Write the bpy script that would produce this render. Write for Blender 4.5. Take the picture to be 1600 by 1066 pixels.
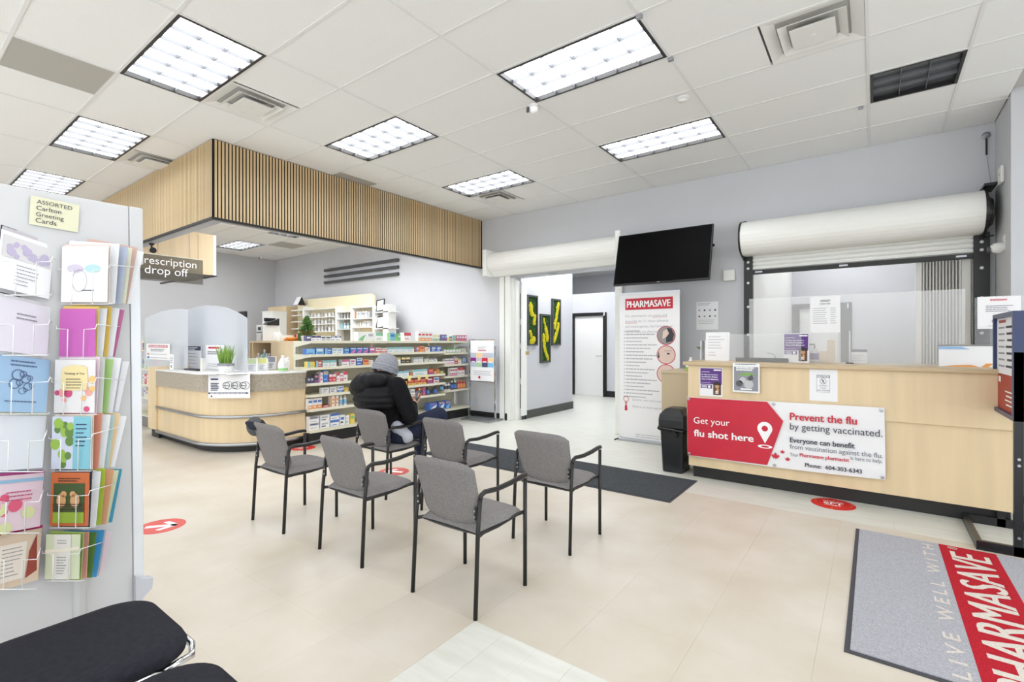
import bpy, bmesh, math, random
from mathutils import Vector, Matrix
random.seed(7)
for o in list(bpy.data.objects): bpy.data.objects.remove(o)
S = bpy.context.scene
C = S.collection
PI = math.pi
# ---------------------------------------------------------------- camera
TH = math.radians(36.597); F = 761.94; H = 1.372; CZ = 3.543
cam = bpy.data.cameras.new('camera'); camo = bpy.data.objects.new('camera', cam); C.objects.link(camo)
cam.sensor_fit = 'HORIZONTAL'; cam.sensor_width = 36; cam.lens = 36*F/1600; cam.clip_start = .05
camo.location = (0, 0, H); camo.rotation_euler = (PI/2, 0, TH)
S.camera = camo
# ---------------------------------------------------------------- world (overcast daylight through the storefront) and exposure
W = bpy.data.worlds.new('world'); S.world = W; W.use_nodes = True
bg = W.node_tree.nodes['Background']; bg.inputs[0].default_value = (.93, .97, 1, 1); bg.inputs[1].default_value = 2.0
LAMP = 7.0
S.view_settings.view_transform = 'Standard'; S.view_settings.look = 'None'
S.view_settings.exposure = .3; S.view_settings.gamma = 1; S.view_settings.use_curve_mapping = False
# ---------------------------------------------------------------- measured points: pixel of the photograph -> point on a known plane
FW = (-math.sin(TH), math.cos(TH)); RT = (math.cos(TH), math.sin(TH))
def ray(u, v):
    k = (u-800)/F
    return (FW[0]+RT[0]*k, FW[1]+RT[1]*k, (532.74-v)/F)
def PZ(u, v, z=0.): r = ray(u, v); t = (z-H)/r[2]; return Vector((r[0]*t, r[1]*t, z))
def PY(u, v, y): r = ray(u, v); t = y/r[1]; return Vector((r[0]*t, y, H+r[2]*t))
def PX(u, v, x): r = ray(u, v); t = x/r[0]; return Vector((x, r[1]*t, H+r[2]*t))
def PD(u, v, d): r = ray(u, v); return Vector((r[0]*d, r[1]*d, H+r[2]*d))
# ---------------------------------------------------------------- materials
def lin(c):
    return tuple(((x/255)/12.92 if x/255 <= .04045 else ((x/255+.055)/1.055)**2.4) for x in c)
MATS = {}
def mat(name, rgb, rough=.5, metal=0., noise=None, bump=None, emit=0, stretch=None, rgb2=None, spec=.5, coat=0, world=False):
    if name in MATS: return MATS[name]
    m = bpy.data.materials.new(name); m.use_nodes = True; nt = m.node_tree; b = nt.nodes['Principled BSDF']
    col = (*lin(rgb), 1)
    b.inputs['Base Color'].default_value = col; b.inputs['Roughness'].default_value = rough; b.inputs['Metallic'].default_value = metal
    b.inputs['Specular IOR Level'].default_value = spec
    if coat: b.inputs['Coat Weight'].default_value = coat; b.inputs['Coat Roughness'].default_value = .15
    if noise or bump:
        tc = nt.nodes.new('ShaderNodeTexCoord'); mp = nt.nodes.new('ShaderNodeMapping')
        if world: nt.links.new(nt.nodes.new('ShaderNodeNewGeometry').outputs['Position'], mp.inputs[0])
        else: nt.links.new(tc.outputs['Object'], mp.inputs[0])
        if stretch: mp.inputs['Scale'].default_value = stretch
    if noise:
        sc, amt = noise[:2]; det = noise[2] if len(noise) > 2 else 4
        n = nt.nodes.new('ShaderNodeTexNoise'); n.inputs['Scale'].default_value = sc; n.inputs['Detail'].default_value = det
        nt.links.new(mp.outputs[0], n.inputs[0])
        r = nt.nodes.new('ShaderNodeValToRGB'); r.color_ramp.elements[0].position = .32; r.color_ramp.elements[1].position = .68
        c2 = lin(rgb2) if rgb2 else tuple(x*(1-amt) for x in col[:3])
        r.color_ramp.elements[0].color = (*c2, 1); r.color_ramp.elements[1].color = col
        nt.links.new(n.outputs[0], r.inputs[0]); nt.links.new(r.outputs[0], b.inputs['Base Color'])
    if bump:
        n2 = nt.nodes.new('ShaderNodeTexNoise'); n2.inputs['Scale'].default_value = bump[0]; n2.inputs['Detail'].default_value = 3
        nt.links.new(mp.outputs[0], n2.inputs[0])
        bp = nt.nodes.new('ShaderNodeBump'); bp.inputs['Strength'].default_value = bump[1]; bp.inputs['Distance'].default_value = .01
        nt.links.new(n2.outputs[0], bp.inputs['Height']); nt.links.new(bp.outputs[0], b.inputs['Normal'])
    if emit:
        b.inputs['Emission Color'].default_value = col; b.inputs['Emission Strength'].default_value = emit
    MATS[name] = m; return m
def clear(name, rgb, amt, rough=.05):
    """thin acrylic / glass sheet: mostly see-through, partly tinted, glossy"""
    m = bpy.data.materials.new(name); m.use_nodes = True; nt = m.node_tree; nt.nodes.clear()
    o = nt.nodes.new('ShaderNodeOutputMaterial'); mx = nt.nodes.new('ShaderNodeMixShader'); t = nt.nodes.new('ShaderNodeBsdfTransparent')
    p = nt.nodes.new('ShaderNodeBsdfPrincipled'); p.inputs['Base Color'].default_value = (*lin(rgb), 1); p.inputs['Roughness'].default_value = rough
    mx.inputs[0].default_value = amt
    nt.links.new(t.outputs[0], mx.inputs[1]); nt.links.new(p.outputs[0], mx.inputs[2]); nt.links.new(mx.outputs[0], o.inputs[0])
    MATS[name] = m; return m
def col(r, g, b, rough=.5): return mat('paint %d %d %d' % (r, g, b), (r, g, b), rough)
WALL = mat('grey wall paint', (203, 204, 208), .7, noise=(3, .02), bump=(180, .03))
WHT = mat('white paint', (236, 236, 233), .5)
OFFW = mat('off-white enamel', (228, 227, 221), .4)
CEIL = mat('ceiling tile board', (238, 238, 237), .9, world=True, noise=(220, .05, 2), bump=(260, .12))
CGRID = mat('ceiling grid enamel', (226, 226, 225), .5)
BLK = mat('black satin', (22, 22, 24), .4)
BLKM = mat('black powder-coated metal', (26, 25, 25), .38)
TOE = mat('black vinyl base', (32, 31, 31), .5)
MAPLE = mat('maple laminate', (228, 205, 166), .42, world=True, noise=(2.2, .09, 6), stretch=(6, 6, .5))
MAPLEH = mat('maple laminate horizontal', (226, 204, 168), .42, world=True, noise=(2.2, .08, 6), stretch=(.6, 6, 9))
CREAM = mat('cream shelf enamel', (230, 226, 206), .45)
CHROME = mat('chrome', (215, 216, 220), .12, 1)
STEEL = mat('brushed steel', (176, 178, 182), .3, 1)
FAB = mat('grey woven upholstery', (158, 154, 153), .95, noise=(420, .5, 2), rgb2=(96, 93, 93), bump=(500, .35), spec=.2)
FABB = mat('black upholstery', (48, 48, 56), .95, noise=(60, .25), bump=(600, .3), spec=.2)
BEIGE = mat('beige marbled linoleum', (209, 202, 190), .38, world=True, noise=(2.4, .1, 8), rgb2=(198, 188, 171), bump=(14, .015))
PALE = mat('pale grey plank vinyl', (218, 218, 211), .34, world=True, noise=(3.2, .08, 8), rgb2=(205, 205, 195), stretch=(1, 6, 1))
PAPER = mat('white paper', (238, 238, 240), .8)
INK = mat('dark print', (62, 62, 70), .8)
INKG = mat('grey print', (150, 150, 158), .8)
RED = mat('brand red print', (196, 36, 58), .55)
PURP = mat('purple print', (92, 52, 132), .6)
NAVY = mat('navy print', (48, 52, 92), .6)
WPRINT = mat('white print', (244, 244, 244), .6)
# ---------------------------------------------------------------- mesh builder
class MB:
    def __init__(s): s.v = []; s.f = []; s.m = []
    def quad(s, a, b, c, d, mi=0):
        n = len(s.v); s.v += [tuple(a), tuple(b), tuple(c), tuple(d)]; s.f.append((n, n+1, n+2, n+3)); s.m.append(mi); return s
    def box(s, x0, y0, z0, x1, y1, z1, mi=0):
        if x0 > x1: x0, x1 = x1, x0
        if y0 > y1: y0, y1 = y1, y0
        if z0 > z1: z0, z1 = z1, z0
        n = len(s.v)
        s.v += [(x0,y0,z0),(x1,y0,z0),(x1,y1,z0),(x0,y1,z0),(x0,y0,z1),(x1,y0,z1),(x1,y1,z1),(x0,y1,z1)]
        for q in ((3,2,1,0),(4,5,6,7),(0,1,5,4),(1,2,6,5),(2,3,7,6),(3,0,4,7)):
            s.f.append(tuple(n+i for i in q)); s.m.append(mi)
        return s
    def tube(s, pts, r, n=8, mi=0, closed=False, rs=None, flat=None):
        P = [Vector(p) for p in pts]; k = len(P); base = len(s.v); up = None
        for i in range(k):
            if closed: t = P[(i+1) % k]-P[i-1]
            else: t = (P[min(i+1, k-1)]-P[max(i-1, 0)])
            t = t.normalized() if t.length > 1e-9 else Vector((0, 0, 1))
            if up is None:
                up = t.cross(Vector((0, 0, 1)))
                if up.length < 1e-3: up = t.cross(Vector((1, 0, 0)))
                up.normalize()
            up = (up - t*up.dot(t)).normalized(); w = t.cross(up)
            rr = rs[i] if rs else r
            for j in range(n):
                a = 2*PI*j/n + (PI/n if flat else 0)
                s.v.append(tuple(P[i]+up*(rr*math.cos(a))*(flat or 1)+w*(rr*math.sin(a))))
        for i in range(k if closed else k-1):
            for j in range(n):
                a = base+i*n+j; b = base+i*n+(j+1) % n; c = base+((i+1) % k)*n+(j+1) % n; d = base+((i+1) % k)*n+j
                s.f.append((a, b, c, d)); s.m.append(mi)
        if not closed:
            s.f.append(tuple(base+j for j in reversed(range(n)))); s.m.append(mi)
            s.f.append(tuple(base+(k-1)*n+j for j in range(n))); s.m.append(mi)
        return s
    def lathe(s, prof, n=16, c=(0, 0, 0), mi=0, ax='z', mis=None, sx=1, sy=1):
        base = len(s.v)
        for (r, h) in prof:
            for j in range(n):
                a = 2*PI*j/n; x, y, z = r*math.cos(a)*sx, r*math.sin(a)*sy, h
                if ax == 'x': x, y, z = z, x, y
                if ax == 'y': x, y, z = y, z, x
                s.v.append((c[0]+x, c[1]+y, c[2]+z))
        for i in range(len(prof)-1):
            for j in range(n):
                a = base+i*n+j; b = base+i*n+(j+1) % n
                s.f.append((a, b, b+n, a+n)); s.m.append(mis[i] if mis else mi)
        s.f.append(tuple(base+j for j in reversed(range(n)))); s.m.append(mis[0] if mis else mi)
        e = base+(len(prof)-1)*n
        s.f.append(tuple(e+j for j in range(n))); s.m.append(mis[-1] if mis else mi)
        return s
    def prism(s, poly, a, b, ax='z', mi=0):
        """extrude a closed 2-D outline between a and b along an axis; x: (y,z)  y: (x,z)  z: (x,y)"""
        n = len(s.v); k = len(poly)
        def p(q, h): return (h, q[0], q[1]) if ax == 'x' else (q[0], h, q[1]) if ax == 'y' else (q[0], q[1], h)
        s.v += [p(q, a) for q in poly]+[p(q, b) for q in poly]
        for i in range(k):
            j = (i+1) % k; s.f.append((n+i, n+j, n+k+j, n+k+i)); s.m.append(mi)
        s.f.append(tuple(n+i for i in reversed(range(k)))); s.m.append(mi)
        s.f.append(tuple(n+k+i for i in range(k))); s.m.append(mi)
        return s
    def ball(s, c, rx, ry=None, rz=None, n=10, mi=0, R=None):
        ry = ry or rx; rz = rz or rx; base = len(s.v); rings = max(4, n//2+1)
        R = R or Matrix.Identity(3); c = Vector(c)
        for i in range(1, rings):
            ph = PI*i/rings
            for j in range(n):
                a = 2*PI*j/n
                s.v.append(tuple(c+R @ Vector((rx*math.sin(ph)*math.cos(a), ry*math.sin(ph)*math.sin(a), rz*math.cos(ph)))))
        top = len(s.v); s.v.append(tuple(c+R @ Vector((0, 0, rz)))); s.v.append(tuple(c-R @ Vector((0, 0, rz))))
        for i in range(rings-2):
            for j in range(n):
                a = base+i*n+j; b = base+i*n+(j+1) % n; s.f.append((a, a+n, b+n, b)); s.m.append(mi)
        for j in range(n):
            s.f.append((top, base+j, base+(j+1) % n)); s.m.append(mi)
            e = base+(rings-2)*n; s.f.append((top+1, e+(j+1) % n, e+j)); s.m.append(mi)
        return s
    def cap(s, p0, p1, r0, r1, n=10, mi=0):
        """tapered capsule"""
        p0 = Vector(p0); p1 = Vector(p1)
        s.tube([p0, p1], r0, n, mi, rs=[r0, r1]); s.ball(p0, r0, n=n, mi=mi); s.ball(p1, r1, n=n, mi=mi); return s
    def grid(s, fn, nu, nv, mi=0, wrap=False):
        base = len(s.v)
        for i in range(nu+1):
            for j in range(nv+1): s.v.append(tuple(fn(i/nu, j/nv)))
        for i in range(nu):
            for j in range(nv):
                a = base+i*(nv+1)+j; s.f.append((a, a+nv+1, a+nv+2, a+1)); s.m.append(mi)
        return s
    def add(s, me, M=None, mi=0):
        n = len(s.v)
        for q in me.vertices: s.v.append(tuple(M @ q.co) if M else tuple(q.co))
        for p in me.polygons: s.f.append(tuple(n+i for i in p.vertices)); s.m.append(mi)
        return s
    def mesh(s, name, mats, smooth=False):
        me = bpy.data.meshes.new(name); me.from_pydata(s.v, [], s.f)
        if not isinstance(mats, (list, tuple)): mats = [mats]
        for m in mats: me.materials.append(m)
        if len(mats) > 1: me.polygons.foreach_set('material_index', s.m)
        if smooth: me.polygons.foreach_set('use_smooth', [True]*len(me.polygons))
        me.update(); return me
def link(name, me, parent=None, loc=None, rot=None):
    o = bpy.data.objects.new(name, me); C.objects.link(o)
    if parent: o.parent = parent
    if loc is not None: o.location = loc
    if rot is not None: o.rotation_euler = rot
    return o
def obj(name, mb, mats, parent=None, smooth=False, loc=None, rot=None, bevel=0, seg=2, sub=0, auto=False):
    o = link(name, mb.mesh(name, mats, smooth), parent, loc, rot)
    if bevel:
        b = o.modifiers.new('bevel', 'BEVEL'); b.width = bevel; b.segments = seg; b.limit_method = 'ANGLE'; b.angle_limit = math.radians(50)
    if sub:
        b = o.modifiers.new('subdivision', 'SUBSURF'); b.levels = sub; b.render_levels = sub
    return o
def tag(o, label=None, cat=None, group=None, kind=None):
    if label: o['label'] = label
    if cat: o['category'] = cat
    if group: o['group'] = group
    if kind: o['kind'] = kind
    return o
def thing(name, label, cat, loc=(0, 0, 0), rz=0, group=None, rot=None):
    o = bpy.data.objects.new(name, None); C.objects.link(o); o.empty_display_size = .1
    o.location = loc; o.rotation_euler = rot or (0, 0, rz)
    return tag(o, label, cat, group)
def struct(name, mb, mats, label, cat, parent=None, **k):
    o = obj(name, mb, mats, parent, **k)
    if not parent: tag(o, label, cat, kind='structure')
    return o
def dup(root, loc, rz, label, group=None):
    r = root.copy(); C.objects.link(r); r.location = loc; r.rotation_euler = (0, 0, rz); r['label'] = label
    if group: r['group'] = group
    for ch in list(root.children):
        c = ch.copy(); C.objects.link(c); c.parent = r
        for g in list(ch.children):
            d = g.copy(); C.objects.link(d); d.parent = c
    return r
# ---------------------------------------------------------------- lettering (flat print): local x right, z up, facing -y
TXT = {}
def text_me(body, bold=0, res=3):
    k = (body, bold, res)
    if k in TXT: return TXT[k]
    cu = bpy.data.curves.new('t', 'FONT'); cu.body = body; cu.size = 1; cu.offset = bold; cu.resolution_u = res; cu.space_line = .95
    cu.fill_mode = 'FRONT'
    o = bpy.data.objects.new('t', cu); me = bpy.data.meshes.new_from_object(o)
    bpy.data.objects.remove(o); bpy.data.curves.remove(cu)
    xs = [v.co.x for v in me.vertices]; ys = [v.co.y for v in me.vertices]
    TXT[k] = (me, min(xs), max(xs), min(ys), max(ys)); return TXT[k]
def put_text(mb, body, x, z, h=None, w=None, y=-.002, mi=0, bold=0, align='l', res=3, rot=None):
    """h = cap height, w = width of the line (either or both), z = baseline"""
    me, x0, x1, y0, y1 = text_me(body, bold, res)
    sx = w/(x1-x0) if w else None; sy = h/.69 if h else None
    sx = sx or sy; sy = sy or sx
    ww = (x1-x0)*sx
    ox = x-x0*sx - (ww if align == 'r' else ww/2 if align == 'c' else 0)
    Mx = Matrix(((sx, 0, 0, ox), (0, 0, 0, y), (0, sy, 0, z), (0, 0, 0, 1)))
    if rot: Mx = rot @ Mx
    mb.add(me, Mx, mi)
def bars(mb, x, z, w, n, dz, t=.003, y=-.0015, mi=0, rag=.25, seed=1):
    """lines of print too small to read"""
    rr = random.Random(seed)
    for i in range(n):
        ww = w*(1-rag*rr.random()); xx = x
        while xx < x+ww-.004:
            k = min(rr.uniform(.06, .16)*w, x+ww-xx)
            mb.quad((xx, y, z-i*dz-t), (xx+k*.86, y, z-i*dz-t), (xx+k*.86, y, z-i*dz), (xx, y, z-i*dz), mi); xx += k
def rect(mb, x, z, w, h, mi=0, y=-.001):
    mb.quad((x, y, z), (x+w, y, z), (x+w, y, z+h), (x, y, z+h), mi)
def disc(mb, x, z, r, mi=0, y=-.001, n=24, r0=0, sz=1):
    if r0 == 0:
        k = len(mb.v); mb.v += [(x+r*math.cos(2*PI*i/n), y, z+r*sz*math.sin(2*PI*i/n)) for i in range(n)]; mb.f.append(tuple(range(k, k+n))); mb.m.append(mi)
    else:
        for i in range(n):
            a = 2*PI*i/n; b = 2*PI*(i+1)/n
            mb.quad((x+r0*math.cos(a), y, z+r0*sz*math.sin(a)), (x+r*math.cos(a), y, z+r*sz*math.sin(a)), (x+r*math.cos(b), y, z+r*sz*math.sin(b)), (x+r0*math.cos(b), y, z+r0*sz*math.sin(b)), mi)
def poly(mb, pts, mi=0, y=-.001):
    k = len(mb.v); mb.v += [(p[0], y, p[1]) for p in pts]; mb.f.append(tuple(range(k, k+len(pts)))); mb.m.append(mi)
def paper(name, label, cat, w, h, loc, rz=0, tilt=0, draw=None, mats=None, base=None, th=.0012, group=None, roll=0):
    """a sheet whose lower middle is at loc, front towards local -y"""
    t = thing(name, label, cat, loc, rz, group); t.rotation_euler = (tilt, roll, rz)
    obj('sheet', MB().box(-w/2, 0, 0, w/2, th, h), base or PAPER, t)
    if draw:
        mb = MB(); draw(mb, w, h)
        obj('print', mb, mats, t)
    return t
# ================================================================ the room
WY = 6.754; WX = .966; XL = -12.97; SX = -5.70; SY = 2.29; SZ = 2.69
def vis(x, y, z):
    d = x*FW[0]+y*FW[1]; r = x*RT[0]+y*RT[1]
    if d < .25: return None
    u = 800+F*r/d; v = 532.7-F*(z-H)/d
    return d if -60 < u < 1660 and -60 < v < 1130 else None
def pieces(parent, name, cells, zb, zt, m, limit, gap):
    """cells (x0,y0,x1,y1): the nearest in view as parts, the rest joined"""
    cells = sorted(cells, key=lambda c: (vis((c[0]+c[2])/2, (c[1]+c[3])/2, zb) or 99+math.hypot(c[0]+c[2], c[1]+c[3])))
    cache = {}; rest = MB(); k = 0
    for (x0, y0, x1, y1) in cells:
        w, l = round(x1-x0, 3), round(y1-y0, 3); inview = vis((x0+x1)/2, (y0+y1)/2, zb)
        if k < limit and inview:
            if (w, l) not in cache: cache[(w, l)] = MB().box(-w/2+gap, -l/2+gap, 0, w/2-gap, l/2-gap, zt-zb).mesh(name, m)
            link(name, cache[(w, l)], parent, ((x0+x1)/2, (y0+y1)/2, zb)); k += 1
        else: rest.box(x0+gap, y0+gap, zb, x1-gap, y1-gap, zt)
    if rest.v: tag(obj(name+'_field', rest, m, parent), kind='stuff')
def clip(c, ox, oy, x0, y0, x1, y1): pass
floor = struct('floor', MB().box(-14, -3, -.12, 5, 13.6, -.004), mat('floor joint', (198, 187, 168), .6), 'beige linoleum floor with pale plank strips by the counters', 'floor')
cells = []
x = -1.57-.455*26
while x < 4.9:
    for j in range(-17, 0):
        y0 = 4.49+j*.4467; y1 = y0+.4467
        if x > -1.58 and y1 < 1.83: continue
        cells.append((x, y0, x+.455, y1))
    x += .455
pieces(floor, 'linoleum_tile', cells, -.004, 0, BEIGE, 290, .0003)
cells = []
for j in range(50):
    y0 = 4.49+.183*j; off = (j*.47) % 1.22; x = -7.2-off
    if y0 > 13.3: break
    while x < 5:
        cells.append((x, y0, min(x+1.22, 5), y0+.183)); x += 1.22
for i in range(36):
    x0 = -1.57+.1825*i; off = (i*.41) % 1.22; y = 1.81
    if x0 > 4.8: break
    first = True
    while y > -2.9:
        L = 1.22-off if first else 1.22; first = False
        if L > .05: cells.append((x0, max(y-L, -3), x0+.1825, y))
        y -= L
pieces(floor, 'vinyl_plank', cells, -.004, 0, PALE, 290, .0005)

# ---- ceiling: 2 ft x 4 ft boards in a grid
GX = -.038; GY = 3.094; PX4 = 1.2192; PY2 = .6096
ceil = struct('ceiling', MB().box(-13.1, -3, CZ+.05, 5, WY+.1, CZ+.12), mat('plenum board', (200, 198, 192), .9), 'white suspended ceiling of large boards in a white grid', 'ceiling')
LIGHTS = [(GX-2*PX4, GY, 1), (GX-2*PX4, GY+3*PY2, 1), (GX-4*PX4, GY, 1), (GX-4*PX4, GY+3*PY2, 1), (GX-4*PX4, GY-3*PY2, 1), (GX-6*PX4, GY-3*PY2, 1), (GX-8*PX4, GY-3*PY2, 1),
          (GX-10*PX4, GY+3*PY2, 1), (GX-8*PX4, GY+3*PY2, 1), (GX-8*PX4, GY, 1), (GX-6*PX4, GY+3*PY2, 1), (GX-6*PX4, GY, 1), (GX-10*PX4, GY, 1), (GX-7*PX4, GY+PY2, 1), (GX-7*PX4, GY+3*PY2, 1), (GX-6*PX4, GY+2*PY2, 1), (GX-7*PX4, GY+2*PY2, 1), (GX-2*PX4, GY-3*PY2, 1), (GX-2*PX4, GY-6*PY2, 1), (GX-4*PX4, GY-6*PY2, 1), (GX-6*PX4, GY-6*PY2, 1), (GX, GY-3*PY2, 1), (GX, GY-6*PY2, 1), (GX+2*PX4, GY, 1), (GX+2*PX4, GY-3*PY2, 1)]
DARK = (GX, GY+3*PY2)
VENTS = [(GX-4*PX4, GY-2*PY2), (GX-PX4/2, GY+PY2), (GX-6*PX4, GY-2*PY2), (GX-4*PX4, GY+4*PY2), (GX-5*PX4, GY+PY2)]
GREYV = [(GX-4*PX4-PY2, GY-4*PY2), (GX-9*PX4, GY+4*PY2)]
used = set()
for (x, y, k) in LIGHTS: used.add((round((x-GX)/(PX4/2)), round((y-GY)/PY2))); used.add((round((x-GX)/(PX4/2))+1, round((y-GY)/PY2)))
for (x, y) in VENTS+GREYV+[DARK]: used.add((round((x-GX)/(PX4/2)), round((y-GY)/PY2)))
cells = []
for i in range(-11, 5):
    for j in range(-10, 7):
        x0 = GX+i*PX4; x1 = x0+PX4; y0 = GY+j*PY2; y1 = min(y0+PY2, WY-.004)
        if y1 <= y0: continue
        a = (2*i, j) in used; b = (2*i+1, j) in used
        xm = x0+PX4/2
        if x0 < -.1: segs = ([(x0, x1)] if not a and not b else [(x0, xm)] if b and not a else [(xm, x1)] if a and not b else [])
        else: segs = [q for q, f in (((x0, xm), a), ((xm, x1), b)) if not f]
        for s0, s1 in segs:
            s0 = max(s0, XL+.004)
            if y1 > 6.06 and s1 > WX: s1 = WX-.004
            if s1-s0 > .03 and s0 < 4.4: cells.append((s0, y0, s1, y1))
pieces(ceil, 'ceiling_board', cells, CZ+.004, CZ+.018, CEIL, 290, .004)
gb = MB()
for i in range(-11, 5):
    x = GX+i*PX4
    if x < 4.4: obj('grid_bar', MB().box(x-.011, -2.9, CZ-.001, x+.011, WY-.002 if x < WX else 6.05, CZ+.03), CGRID, ceil)
obj('grid_bar', MB().box(GX+PX4/2-.011, -2.9, CZ-.001, GX+PX4/2+.011, WY-.002, CZ+.03), CGRID, ceil)
for j in range(-10, 7):
    y = GY+j*PY2
    if y < WY-.02: obj('grid_bar', MB().box(XL+.003, y-.011, CZ-.0012, 4.4 if y < 6.04 else WX-.002, y+.011, CZ+.03), CGRID, ceil)

# ---- ceiling fixtures
DIFF = mat('glowing lamp diffuser', (250, 252, 255), .4, emit=LAMP)
DIFF2 = mat('boosted unseen lamp diffuser', (250, 252, 255), .4, emit=LAMP*1.7)  # brighter copy for unseen lamps, boosted to lift dim rooms
DARKD = mat('unlit louvre metal', (118, 120, 124), .25, .6)
LOUV = mat('louvre blade', (108, 110, 114), .5)
def fixture(x, y, w, d, label, lit, nx, ny, group):
    t = thing('ceiling_light', label, 'ceiling light', (x+w/2, y+d/2, CZ), 0, group)
    a, b = w/2-.011, d/2-.011; f = .022
    mb = MB()
    mb.box(-a, -b, -.004, a, -b+f, .06).box(-a, b-f, -.004, a, b, .06).box(-a, -b+f, -.004, -a+f, b-f, .06).box(a-f, -b+f, -.004, a, b-f, .06)
    obj('frame', mb, BLKM, t)
    a -= f; b -= f
    obj('diffuser', MB().box(-a, -b, .035, a, b, .045), (DIFF2 if lit == 2 else DIFF) if lit else DARKD, t)
    for i in range(1, nx):
        xx = -a+2*a*i/nx; obj('louvre_blade', MB().box(xx-.0022, -b, .004, xx+.0022, b, .034), LOUV, t)
    for i in range(1, ny):
        yy = -b+2*b*i/ny; obj('louvre_blade', MB().box(-a, yy-.0016, .004, a, yy+.0016, .034), LOUV, t)
    return t
lab = ['lit ceiling light in front of the hanging television', 'lit ceiling light above the television, nearest the back wall', 'lit ceiling light over the middle chairs, beside the slatted bulkhead', 'small-looking lit ceiling light just above the far end of the slatted bulkhead',
       'large lit ceiling light at the upper left next to a square air vent', 'lit ceiling light left of the slatted bulkhead corner, second in its row', 'partly hidden lit ceiling light just above the card display',
       'lit ceiling light inside the prescription area near its left wall', 'lit ceiling light just behind the slatted bulkhead edge inside the prescription area', 'lit ceiling light hidden behind the bulkhead over the prescription counter', 'lit ceiling light hidden behind the bulkhead over the medicine shelves', 'added unseen ceiling light just inside the bulkhead corner', 'added unseen ceiling light at the far left of the prescription area', 'added unseen ceiling light in the middle of the prescription area', 'added unseen ceiling light behind the bulkhead near the dark wall bars', 'added unseen ceiling light above the cabinet beside the shelving', 'added unseen ceiling light above the dispensing desk']
for i, (x, y, k) in enumerate(LIGHTS):
    fixture(x, y, PX4, PY2, lab[i] if i < len(lab) else 'lit ceiling light behind the viewer over the waiting area', 2 if 9 <= i <= 16 else 1, 6, 3, 'lit ceiling lights')  # boosted ones are unseen; most were added to brighten the prescription area
fixture(DARK[0], DARK[1], PX4/2, PY2, 'unlit dark square ceiling light above the rolling shutter at right', False, 3, 3, 'unlit ceiling lights')
VENT = mat('vent enamel', (228, 227, 224), .45)
VSH = mat('vent throat', (190, 188, 184), .7)
def vent(x, y, label, w=PX4/2, d=PY2):
    t = thing('air_vent', label, 'air vent', (x+w/2, y+d/2, CZ), 0, 'square ceiling air diffusers')
    def ring(r0, z0, r1, z1, th=.004):
        mb = MB(); a = [(r0, r0), (-r0, r0), (-r0, -r0), (r0, -r0)]; b = [(r1, r1), (-r1, r1), (-r1, -r1), (r1, -r1)]
        for i in range(4):
            j = (i+1) % 4
            p = [(*a[i], z0), (*a[j], z0), (*b[j], z1), (*b[i], z1)]; q = [(X, Y, Z+th) for X, Y, Z in p]
            mb.quad(*reversed(p)); mb.quad(*q)
            mb.quad(p[0], p[1], q[1], q[0]); mb.quad(p[2], p[3], q[3], q[2])
        return mb
    obj('throat', MB().box(-.28, -.28, .03, .28, .28, .034), VSH, t)
    obj('outer_frame', ring(.292, .0, .215, .022), VENT, t)
    obj('cone', ring(.2, -.012, .15, .014), VENT, t)
    obj('cone', ring(.135, -.02, .1, .006), VENT, t)
    obj('face_plate', MB().box(-.132, -.132, -.022, .132, .132, -.018).lathe([(.012, -.026), (.014, -.022)], 10), VENT, t)
    return t
vl = ['square ceiling air vent beside the large upper left light', 'large square ceiling air vent at the upper right', 'square ceiling air vent by the corner of the slatted bulkhead', 'square ceiling air vent in front of the shutter hood near the back wall']
for i in range(4): vent(*VENTS[i], vl[i])
def gpanel(x, y, label, w=PX4/2, d=PY2):
    t = thing('return_grille', label, 'ceiling panel', (x+w/2, y+d/2, CZ), 0)
    obj('panel', MB().box(-w/2+.011, -d/2+.011, .001, w/2-.011, d/2-.011, .012), mat('grey grille face', (178, 175, 168), .6, bump=(800, .3)), t)
    obj('rim', MB().box(-w/2+.011, -d/2+.011, -.001, w/2-.011, -d/2+.017, .001).box(-w/2+.011, d/2-.017, -.001, w/2-.011, d/2-.011, .001), mat('grey grille rim', (186, 183, 177), .6), t)
gpanel(*GREYV[0], 'plain grey ceiling return panel at the upper left corner')
gpanel(*GREYV[1], 'grey ceiling return panel inside the prescription area beside its light')
gpanel(*VENTS[4], 'pale ceiling grille cut by the top of the slatted bulkhead')
# small ceiling things
for (u, v, l) in ((999, 23, 'small grey ceiling sensor clip beside the corner of the front light'), (1048, 90, 'small grey ceiling sensor clip right of the front light'), (1345, 166, 'small grey ceiling sensor clip by the unlit light')):
    p = PZ(u, v, CZ); t = thing('ceiling_clip', l, 'ceiling clip', p)
    obj('body', MB().box(-.02, -.015, -.025, .02, .015, -.001), STEEL, t, bevel=.003); obj('lens', MB().box(-.016, -.017, -.02, .016, -.0152, -.006), INKG, t)
def camera_thing(name, p, label, rz, scale=1, wall=False):
    t = thing(name, label, 'camera', p, rz); s = scale
    obj('base', MB().lathe([(.045*s, 0), (.045*s, -.012*s), (.03*s, -.02*s)], 20) if not wall else MB().box(-.035*s, -.004, -.05*s, .035*s, .02*s, .05*s), WHT, t, smooth=False, bevel=.003)
    R = Matrix.Rotation(-.5, 3, 'X')
    obj('housing', MB().ball((0, -.03*s if wall else 0, -.04*s), .04*s, .05*s, .04*s, n=16), WHT, t, smooth=True)
    obj('lens', MB().lathe([(.026*s, 0), (.026*s, .012*s), (.02*s, .016*s)], 16, ax='y', c=(0, -.09*s if wall else -.058*s, -.05*s)), mat('camera glass', (70, 70, 74), .2), t)
    return t
camera_thing('security_camera', PZ(833, 164, CZ), 'white ball security camera on the ceiling below the front light', -.6)
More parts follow.
